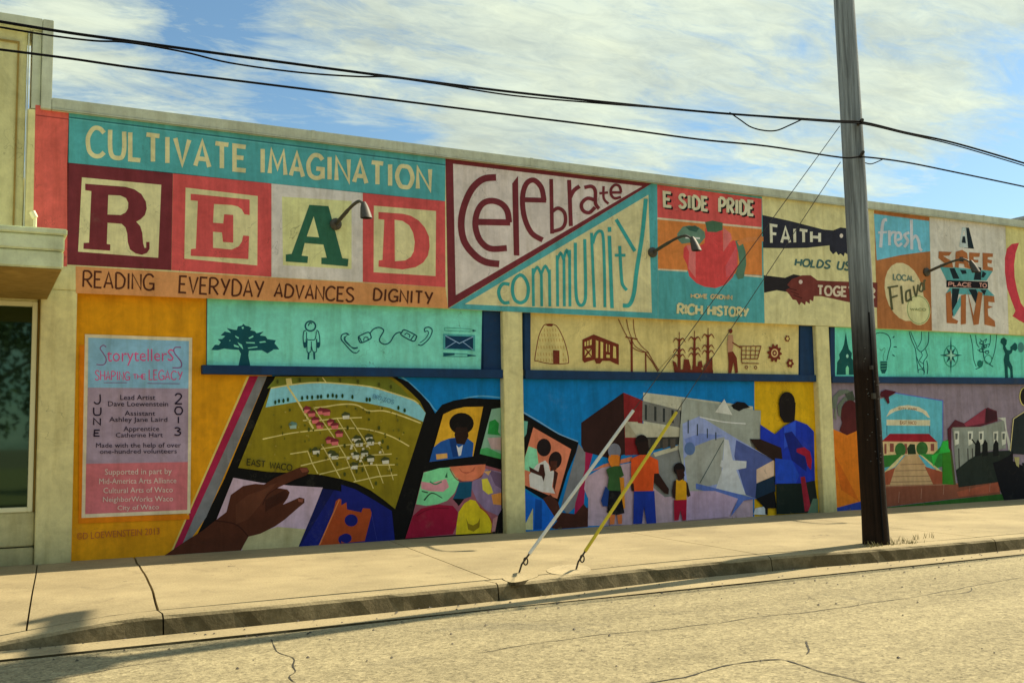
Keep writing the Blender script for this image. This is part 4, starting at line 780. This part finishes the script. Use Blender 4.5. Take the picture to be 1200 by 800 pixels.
world_box('ledge', (-12, LD, 3.02), (0.68, YG-0.002, 3.16), 'ledge', nb, bev=0.012)
world_box('ledge', (-12, LD+0.02, 2.86), (0.675, YG-0.002, 3.016), 'ledge', nb, bev=0.012)
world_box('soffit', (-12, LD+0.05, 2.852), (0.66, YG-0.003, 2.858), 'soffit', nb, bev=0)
world_box('ledge_cap', (-12, LD-0.02, 3.163), (0.70, YG-0.002, 3.22), 'ledge', nb, bev=0.01)
wf = MB()
for a, b in (((0.33, 0.03, 0.57), (0.40, 0.16, 2.86)),): pass
wx1 = 0.573; zt = wallp(10, 353, 0.12).z; zb = wallp(10, 600, 0.12).z
win = empty('x', (0, 0, 0)) if False else None
wf.box((wx1-0.05, 0.06, zb), (wx1, 0.19, zt)); wf.box((-3.2, 0.06, zb), (-3.15, 0.19, zt)); wf.box((-3.15, 0.062, zt-0.05), (wx1-0.05, 0.19, zt)); wf.box((-3.15, 0.062, zb), (wx1-0.05, 0.19, zb+0.05)); wf.box((-1.5, 0.064, zb+0.05), (-1.45, 0.188, zt-0.05))
w_ = wf.build('window', 'frame', bev=0.004); child(w_, nb)
for a, b in ((-3.149, -1.501), (-1.449, wx1-0.051)):
    mb = MB(); mb.box((a, 0.13, zb+0.051), (b, 0.14, zt-0.051)); mb.build('pane', 'glass', w_)
world_box('lintel', (-12, 0.056, zt+0.003), (0.572, 0.4, 2.926), 'tan', nb)
zc = wallp(20, 641, 0.05).z
world_box('sill_wall', (-12, 0.07, zc+0.004), (0.597, 0.4, zb-0.003), 'tan', nb, bev=0.012)
world_box('base_course', (-12, 0.045, -0.2), (0.597, 0.4, zc-0.01), 'tan', nb, bev=0.012)
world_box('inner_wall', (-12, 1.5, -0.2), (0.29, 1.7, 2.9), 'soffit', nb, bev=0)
world_box('side_pier', (-12, 0.06, zb), (-3.203, 0.4, zt), 'tan', nb, bev=0)
mb = MB(); c = wallp(41, 272, -1.9); mb.tube([(0.50, -1.2, 3.22), (0.50, -1.2, 3.24), (0.47, -1.2, 3.30), (0.47, -1.2, 3.52)], 0.018, 8); mb.tube([(0.47, -1.2, 3.5), (0.44, -1.2, 3.56)], 0.03, 8)
child(mb.build('vent_pipe', 'frame', smooth=True), nb)
# ================= ground, road, kerb, pavement
def yk(x): return -4.17 + 0.20*math.exp(-((x-6.6)/1.9)**2)
def zk(x): # kerb sinks to a driveway at the left
    t = max(0.0, min(1.0, (1.25-x)/1.7)); return -0.12*t*t*(3-2*t)
RZ = -0.135
def sheet(name, m, x0, x1, nx, yf0, yf1, zf, ny=1, parent=None, thick=0.0, **kw):
    mb = MB(); V = []; 
    for i in range(nx+1):
        x = x0+(x1-x0)*i/nx
        for j in range(ny+1):
            t = j/ny; y = yf0(x)*(1-t)+yf1(x)*t; V.append((x, y, zf(x, y)))
    n1 = len(V); F = [(i*(ny+1)+j, (i+1)*(ny+1)+j, (i+1)*(ny+1)+j+1, i*(ny+1)+j+1) for i in range(nx) for j in range(ny)]
    if thick:
        V += [(a, b, c-thick) for a, b, c in V]
        F += [tuple(n1+k for k in f[::-1]) for f in F[:]]
        ring = [i*(ny+1) for i in range(nx+1)]+[nx*(ny+1)+j for j in range(1, ny+1)]+[i*(ny+1)+ny for i in range(nx-1, -1, -1)]+[j for j in range(ny-1, 0, -1)]
        F += [(ring[k], ring[(k+1) % len(ring)], n1+ring[(k+1) % len(ring)], n1+ring[k]) for k in range(len(ring))]
    mb.poly(V, F); return mb.build(name, m, parent, **kw)
bump = lambda x, y, a=0.006, f=0.7: a*noise.noise(Vector((x*f, y*f, 3.1)))
# the ground sheet is kept outside/below everything else
sheet('ground', 'soil', -700, 700, 4, lambda x: -700, lambda x: 700, lambda x, y: -0.30, kind='structure')
road = sheet('road', 'asph', -60, 80, 140, lambda x: -14.5, lambda x: -4.62, lambda x, y: RZ+0.002+bump(x, y, 0.012, 0.5)-0.012*(y+4.6)*-0.2, 24, thick=0.1, kind='structure')
gut = sheet('gutter', 'kerb', -20, 40, 120, lambda x: -4.612-0.02*noise.noise(Vector((x*2, 0, 0))), lambda x: yk(x)-0.02, lambda x, y: RZ-0.006+0.02*max(0, (-4.2-y)/0.4)+0*x, 3, thick=0.12, kind='structure')
pav = sheet('pavement', 'soil', -60, 80, 4, lambda x: -3.9, lambda x: YI+0.1, lambda x, y: -0.15, kind='structure')
joints = [(-6.5, -6.8), (-3.0, -3.2), (0.64, 0.37), (1.62, 1.30), (4.66, 4.12), (7.75, 7.3), (10.98, 10.5), (14.2, 13.8), (17.5, 17.1), (20.8, 20.4), (24.2, 23.8), (28, 27.6), (34, 33.6)]
G_ = 0.007
for k in range(len(joints)-1):
    (a0, a1), (b0, b1) = joints[k], joints[k+1]; n = max(3, int((b0-a0)*4)); ny = 12; V = []; rr = random.Random(k)
    gl = 0.010 if k == 3 else G_; gr = 0.010 if k == 2 else G_
    for i in range(n+1):
        for j in range(ny+1):
            t = j/ny; xl = a0*(1-t)+a1*t+gl; xr = b0*(1-t)+b1*t-gr
            if k == 3: xl += 0.012*noise.noise(Vector((5, t*9, 0)))+0.035*math.sin(t*4)*t
            if k == 2: xr += 0.012*noise.noise(Vector((5, t*9, 0)))+0.035*math.sin(t*4)*t
            x = xl+(xr-xl)*i/n; yo = yk(x)+0.282; y = (YI-0.004 if x > 0.6 else 0.04)*(1-t)+yo*t
            z = bump(x, y, 0.004)+zk(x)*max(0, (t-0.55)/0.45)**1.5
            V.append((x, y, z))
    F = [(i*(ny+1)+j, i*(ny+1)+j+1, (i+1)*(ny+1)+j+1, (i+1)*(ny+1)+j) for i in range(n) for j in range(ny)]
    n1 = len(V); V += [(a, b, c-0.1) for a, b, c in V]; ring = [i*(ny+1) for i in range(n+1)]+[n*(ny+1)+j for j in range(1, ny+1)]+[i*(ny+1)+ny for i in range(n-1, -1, -1)]+[j for j in range(ny-1, 0, -1)]
    F += [(ring[q], ring[(q+1) % len(ring)], n1+ring[(q+1) % len(ring)], n1+ring[q]) for q in range(len(ring))]
    mb = MB(); mb.poly(V, F); mb.build('slab', 'pave', pav)
# kerb stones cast with a rounded nose
kerb = empty('kerb', (0, 0, 0), kind='structure')
kj = [-6.9, -3.4, -1.2, 1.27, 4.05, 7.25, 10.45, 13.7, 17.0, 20.3, 23.7, 27.5, 33.5]
prof = [(0.262, -0.16), (0.262, -0.002), (0.05, 0.004), (0.022, -0.006), (0.006, -0.028), (-0.022, -0.18)]
for k in range(len(kj)-1):
    a, b = kj[k]+0.006, kj[k+1]-0.006; n = max(4, int((b-a)*8)); V = []; m_ = len(prof)
    for i in range(n+1):
        x = a+(b-a)*i/n; wob = 0.008*noise.noise(Vector((x*3, 1.7, 0)))
        for py_, pz in prof:
            V.append((x, yk(x)+py_+(wob+0.012*noise.noise(Vector((x*9, pz*20, 0))) if py_ < 0.1 else 0), (pz + zk(x)*(1 if pz > -0.1 else 0.2)) + (bump(x, 0, 0.004))))
    F = [(i*m_+j, (i+1)*m_+j, (i+1)*m_+j+1, i*m_+j+1) for i in range(n) for j in range(m_-1)]+[tuple(range(m_))[::-1], tuple(n*m_+j for j in range(m_))]
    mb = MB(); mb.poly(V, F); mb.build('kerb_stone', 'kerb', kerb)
# cracks sealed with tar, following the ones measured on the road
def crack(px, w, z=0.0, parent=None, m='crack', seed=0):
    pts = [gndp(x, y, RZ if z == 0 else z) for x, y in smooth(pp(px), False, 6)]; mb = MB(); V = []; r = random.Random(seed)
    for i, q in enumerate(pts):
        d = (pts[min(i+1, len(pts)-1)]-pts[max(i-1, 0)]); d.z = 0; d.normalize(); nn = Vector((-d.y, d.x, 0)); e = 0.03*noise.noise(q*4)*1.0
        ww = w*(0.35+0.9*r.random())*(0.3 if i in (0, len(pts)-1) else 1)
        zz_ = (RZ+0.002+bump(q.x, q.y, 0.012, 0.5)-0.012*(q.y+4.6)*-0.2+0.003) if z == 0 else z
        for s_ in (-1, 1): V.append((q.x+nn.x*(e+s_*ww/2), q.y+nn.y*(e+s_*ww/2), zz_))
    mb.poly(V, [(2*i, 2*i+2, 2*i+3, 2*i+1) for i in range(len(pts)-1)]); return mb.build('crack', m, parent)
crack('690,812 800,792 850,778 910,771 940,778 985,792 1040,806', 0.018, parent=road, seed=1)
crack('315,748 325,760 340,770 345,785 336,792 346,800', 0.010, parent=road, seed=2)
crack('560,765 640,752 720,742 800,735 880,724 950,716 1050,702 1120,690 1200,676', 0.010, parent=road, seed=3)
crack('1090,697 1130,694 1140,688', 0.012, parent=road, seed=4); crack('0,802 60,796 120,786 200,772', 0.010, parent=road, seed=6)
crack('944,750 946,758 943,765', 0.02, parent=road, seed=7)
# old concrete pad round the yellow guard
def pad(px, z, name, m):
    q = [gndp(x, y, z) for x, y in smooth(pp(px), True, 4)]; mb = MB(); n = len(q)
    mb.poly([(a.x, a.y, z) for a in q]+[(a.x, a.y, z-0.03) for a in q], [tuple(range(n))]+[(i, n+i, n+(i+1) % n, (i+1) % n) for i in range(n)])
    return mb.build(name, m, pav)
M['patch'] = mat('pale_concrete_patch', tuple(min(0.85, c*1.25) for c in PV), 0.85, concrete, 0.003, 70)
pad('641,667 655,662 672,661 688,663 692,668 680,672 660,673 645,671', 0.006, 'concrete_pad', 'patch')
pad('589,677 603,673 620,672 631,674 618,679 600,682', 0.006, 'concrete_pad', 'kerb')
# ================= wall lamps on gooseneck arms
def lamp(px, L, label, droop=0.16):
    B = wallp(*px, 0.0); e = empty('wall_lamp', (B.x, 0, B.z), label=label, cat='wall lamp', group='gooseneck lamps along the upper wall')
    mb = MB(); mb.tube([(0, -0.001, 0), (0, -0.03, 0), (0, -0.06, 0)], [0.075, 0.075, 0.04], 14); mb.build('wall_plate', 'lamp', e, smooth=True)
    mb = MB(); mb.tube(smooth3([(0, -0.04, 0), (0, -0.3*L, 0.05), (0, -0.62*L, 0.10), (0, -0.86*L, 0.10), (0, -L, 0.03)]), [0.025]*8+[0.020]*8+[0.015]*5, 8); mb.build('arm', 'lamp', e, smooth=True)
    mb = MB(); n = 16; zc, yc = 0.03, -L
    pr_ = [(0.022, 0.03), (0.035, 0.0), (0.05, -0.05), (0.062, -0.12), (0.070, -0.18), (0.062, -0.178), (0.04, -0.06), (0.0, -0.05)]
    V = []; 
    for r_, z_ in pr_:
        for k in range(n): a = 2*math.pi*k/n; V.append((r_*math.cos(a), yc-0.02+r_*math.sin(a)+z_*0.45, zc+z_))
    mb.poly(V, [(i*n+k, i*n+(k+1) % n, (i+1)*n+(k+1) % n, (i+1)*n+k) for i in range(len(pr_)-1) for k in range(n)]+[tuple(range(n))[::-1]]); mb.build('lamp_shade', 'lamp', e, smooth=True)
    return e
def smooth3(pts, n=5):
    out = []; pts = [Vector(q) for q in pts]
    for i in range(len(pts)-1):
        a, b, c, d = pts[max(0, i-1)], pts[i], pts[i+1], pts[min(len(pts)-1, i+2)]
        for j in range(n): t = j/n; out.append(0.5*(2*b+(c-a)*t+(2*a-5*b+4*c-d)*t*t+(3*b-a-3*c+d)*t**3))
    return out+[pts[-1]]
lamp((393, 263), 1.05, 'gooseneck lamp beside the green letter A block')
lamp((764, 296), 0.95, 'gooseneck lamp between the community triangle and the east side panel')
lamp((1085, 319), 0.9, 'gooseneck lamp beside the brown SAFE letters right of the pole')
# ================= utility pole
PX, PY = 9.0, -3.74
pole = empty('utility_pole', (PX, PY, 0), label='tall dark wooden utility pole at the edge of the pavement', cat='utility pole')
mb = MB(); PH = 8.95
zz2 = [-0.3, 0, 0.4, 1.0, 2, 3, 4, 5, 6, 7, 8, PH]
lean = lambda z: (0.012-0.013*z, 0.0)
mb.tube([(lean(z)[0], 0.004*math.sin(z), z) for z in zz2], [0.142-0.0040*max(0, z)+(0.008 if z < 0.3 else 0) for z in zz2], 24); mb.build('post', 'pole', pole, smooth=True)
def att(z, s): return Vector((PX+lean(z)[0], PY+s*(0.14-0.004*z), z))
# equipment above the frame whose shadow falls on the kerb at the left
mb = MB(); mb.box((-1.15, -0.08, 8.42), (1.15, 0.08, 8.60)); o = mb.build('crossarm', 'pole', pole, bev=0.01); o.rotation_euler[2] = math.radians(83); o.location = (0.08, 0.38, 0)
mb = MB(); mb.tube([(-0.5, -0.05, 7.75), (-0.5, -0.05, 7.80), (-0.5, -0.05, 8.65), (-0.5, -0.05, 8.72)], [0.28, 0.32, 0.32, 0.16], 20); tr = mb.build('transformer', 'steel', pole, smooth=True)
mb = MB(); mb.tube([(-0.5, -0.05, 8.7), (-0.5, -0.05, 8.92)], 0.04, 8); mb.build('bushing', 'darksteel', tr)
for q in (-1.05, -0.5, 0.45, 1.05):
    mb = MB(); mb.tube([(q, 0, 8.60), (q, 0, 8.64), (q, 0, 8.76), (q, 0, 8.80)], [0.05, 0.08, 0.08, 0.03], 10); mb.build('insulator', 'darksteel', o, smooth=True)
for z, w_t in ((1.62, 0.05), (1.95, 0.035)):
    mb = MB(); mb.box((-0.075+lean(z)[0], -0.152, z), (-0.075+lean(z)[0]+w_t, -0.120, z+w_t*1.3)); mb.build('tag_plate', 'darksteel', pole, bev=0.002)
mb = MB(); rs = random.Random(9)
for k in range(40):
    z = rs.uniform(0.9, 2.2); a_ = rs.uniform(-2.6, -0.7); r_ = 0.142-0.004*z; cx_ = lean(z)[0]+r_*math.cos(a_); cy_ = r_*math.sin(a_); mb.box((cx_-0.008, cy_-0.004, z), (cx_+0.008, cy_+0.002, z+0.003))
mb.build('staples', 'steel', pole, kind='stuff')
mb = MB(); mb.tube([(-0.06, -0.1, 4.78), (-0.16, -0.27, 4.78)], 0.02, 8); mb.tube([(-0.05, -0.1, 4.40), (-0.16, -0.26, 4.41)], 0.018, 8); mb.build('cable_clamp', 'darksteel', pole)
mb = MB(); mb.tube([(-0.04+lean(z)[0], -0.143+0.004*max(0,z), z) for z in (0.05, 1, 2, 2.6)], 0.009, 6); mb.build('ground_wire', 'wire', pole)
# ================= guy wires
def guy(px0, px1, label, m, top):
    A = gndp(*px0, 0.0); e = empty('guy_wire', tuple(A), label=label, cat='guy wire')
    P_ = wallp(px1[0], px1[1], PY); T = Vector((P_.x, PY, P_.z))-A; d = T.normalized()
    gt = wallp(*top, PY); Lg = (Vector((gt.x, PY, gt.z))-A).length
    mb = MB(); mb.tube([d*0.1, T], 0.0045, 6); mb.build('wire', 'darksteel', e)
    mb = MB(); mb.tube([d*0.22, d*(Lg*0.5), d*Lg], 0.0165, 10); mb.build('plastic_guard', m, e, smooth=True)
    mb = MB(); mb.tube([(0, 0, -0.1), d*0.10, d*0.24], 0.009, 8); n = 12; c = d*0.14; s_ = Vector((0, -0.03, 0)); mb.tube([c+Vector((0.022*math.cos(2*math.pi*k/n), -0.03, 0.034*math.sin(2*math.pi*k/n))) for k in range(n+1)], 0.007, 6); mb.build('anchor_rod', 'darksteel', e, smooth=True)
guy((604, 671), (984, 148), 'guy wire in a white plastic guard anchored near the kerb', 'white_plastic', (745, 477))
guy((671, 668), (985, 190), 'guy wire in a yellow plastic guard on a pale concrete pad', 'yellow_plastic', (791, 481))
# ================= overhead cables, hung in the vertical plane of the pole line
def cable(pts, r, label, Y=-3.98, ext=True):
    q = [wallp(x, y, Y) for x, y in pts]
    q = smooth3(q, 6); 
    if ext:
        a, b = q[0], q[1]; d = (a-b).normalized(); q = [a+d*14+Vector((0, 0, 0.6)), a+d*6+Vector((0, 0, 0.12))]+q
        a, b = q[-1], q[-2]; d = (a-b).normalized(); q = q+[a+d*6+Vector((0, 0, 0.12)), a+d*14+Vector((0, 0, 0.6))]
    mb = MB(); mb.tube(q, r, 6); o = mb.build('overhead_cable', 'wire', smooth=True, label=label, cat='cable', group='cables hung along the street')
cable([(-6, 24.5), (80, 38.5), (160, 49.5), (300, 69), (450, 89), (600, 108), (760, 125), (860, 134), (975, 141.5), (1012, 143.5), (1060, 155), (1120, 168), (1206, 193)], 0.0115, 'thick upper black cable running past the pole to the right')
cable([(-6, 31), (60, 42), (110, 48), (150, 50), (215, 61), (270, 74), (350, 85), (420, 90), (455, 90.5), (510, 98), (600, 112), (700, 121), (790, 128), (870, 135), (975, 143), (1012, 145.5), (1060, 156.5), (1120, 170.5), (1206, 196)], 0.0075, 'thin cable looping below the upper black cable', Y=-4.02)
cable([(-6, 57.5), (80, 68.5), (160, 80), (300, 97.5), (450, 116), (600, 135), (720, 150), (820, 163.5), (900, 171.5), (985, 184.5), (1012, 184), (1060, 190), (1120, 202), (1206, 220)], 0.0095, 'lowest black cable running below the others')
cable([(855, 132), (868, 141), (880, 149), (895, 153), (910, 153), (925, 147), (942, 139)], 0.0075, 'slack cable loop hanging left of the pole', Y=-4.0, ext=False)
cable([(1014, 191), (1022, 192), (1036, 186)], 0.006, 'short drooping cable tail right of the pole', Y=-4.0, ext=False)
# box added behind the parapet, standing in for a glass reflection
ru = empty('reflection_box', (22.0, 5.0, 4.7), label='small grey box standing in for a reflection behind the parapet at the right end', cat='stand-in box')
a = wallp(1181, 250, 5.7); zt_ = wallp(1185, 238, 4.0).z
mb = MB(); mb.box((a.x, 4.0, 4.7), (a.x+2.0, 5.6, zt_)); child(mb.build('reflection_box_body', 'coping', bev=0.02), ru)
mb = MB(); mb.box((a.x-0.12, 3.88, zt_+0.002), (a.x+2.12, 5.72, zt_+0.09)); child(mb.build('reflection_box_top', 'steel', bev=0.01), ru)
for i in range(6): 
    mb = MB(); mb.box((a.x+0.2, 3.95, zt_-0.18-i*0.13), (a.x+1.8, 3.998, zt_-0.12-i*0.13)); child(mb.build('reflection_box_strip', 'lamp'), ru)
# weeds at the foot of the pole
mb = MB(); rr = random.Random(5)
def tuft(cx, cy, n, h):
    for _ in range(n):
        a = rr.random()*6.28; l = h*rr.uniform(.5, 1); x = cx+rr.gauss(0, .05); y = cy+rr.gauss(0, .03); dx, dy = math.cos(a)*l*.5, math.sin(a)*l*.5; w = 0.004
        mb.poly([(x-w, y, 0), (x+w, y, 0), (x+dx*.5+w*.7, y+dy*.5, l*.7), (x+dx*.5-w*.7, y+dy*.5, l*.7), (x+dx, y+dy, l)], [(0, 1, 2, 3), (3, 2, 4)])
for px in ((1050, 634), (1062, 636), (1075, 632), (1088, 630), (1020, 640), (1046, 638)): g = gndp(*px); tuft(g.x, g.y, 9, 0.075)
for k in range(9): x = PX+rr.uniform(-.35, .45); tuft(x, PY-0.22+rr.uniform(-.03, .03), 7, 0.05)
for k in range(14): x = rr.uniform(5, 17); tuft(x, YI-0.03, 4, 0.05)
mb.build('weeds', 'grass', kind='stuff', label='dry weeds growing round the foot of the pole and wall')
# loose grit and leaf litter
mb = MB()
for k in range(420):
    x = rr.uniform(0.3, 16); y = rr.choice((yk(x)-0.06-abs(rr.gauss(0, .1)), rr.uniform(-4.9, -4.4), rr.uniform(-9, -4.5)))
    s_ = rr.uniform(.004, .011); z = RZ+0.008 if y > -4.6 else RZ+0.006+bump(x, y, .012, .5)+0.012*(y+4.6)*0.2
    mb.poly([(x-s_, y-s_, z), (x+s_*1.2, y-s_*.7, z), (x+s_*.8, y+s_, z), (x-s_*.9, y+s_*.8, z), (x, y, z+s_)], [(0, 1, 4), (1, 2, 4), (2, 3, 4), (3, 0, 4)])
mb.build('grit', 'darksteel', kind='stuff', label='loose grit lying along the gutter and road')
# far side of the street, seen only mirrored in the window glass
sheet('grass_verge', 'grass', -60, 80, 4, lambda x: -60, lambda x: -14.6, lambda x, y: -0.1, kind='structure')
def tree(x, y, h, r, label, seed):
    e = empty('street_tree', (x, y, -0.1), label=label, cat='tree', group='trees across the street'); rr = random.Random(seed)
    mb = MB(); mb.tube([(0, 0, 0), (0.1, 0, h*.25), (0.0, 0.1, h*.5), (0.1, 0.1, h*.8)], [0.28, 0.2, 0.13, 0.04], 8)
    for k in range(6): a = k*1.05; mb.tube([(0.05, 0.05, h*(.3+.05*k)), (math.cos(a)*r*.4, math.sin(a)*r*.4, h*(.5+.04*k)), (math.cos(a)*r*.75, math.sin(a)*r*.75, h*(.62+.04*k))], [0.1, .06, .02], 6)
    mb.build('trunk', 'bark', e)
    mb = MB(); cl = [(rr.gauss(0, r*.42), rr.gauss(0, r*.42), h*.65+rr.gauss(0, h*.14), rr.uniform(.5, 1.1)*r*.36) for _ in range(26)]
    for _ in range(5200):
        cx, cy, cz, cr_ = rr.choice(cl); d = Vector((rr.gauss(0, 1), rr.gauss(0, 1), rr.gauss(0, .8))).normalized()*cr_*rr.uniform(.6, 1.05); q = Vector((cx, cy, cz))+d
        a = Vector((rr.gauss(0, 1), rr.gauss(0, 1), rr.gauss(0, 1))).normalized()*.11; b = a.cross(Vector((rr.gauss(0, 1), rr.gauss(0, 1), rr.gauss(0, 1)))).normalized()*.06
        mb.poly([q-a, q+b, q+a, q-b], [(0, 1, 2, 3)])
    mb.build('crown', 'leaf', e, keep=True)
tree(-0.6, -18, 6.5, 3.2, 'tall leafy tree directly across the street from the window', 1)
tree(3.4, -22, 5.5, 2.6, 'shorter leafy tree across the street, right of the tall one', 2)
tree(-9.5, -20, 7.0, 3.4, 'broad leafy tree across the street at the far left', 3)
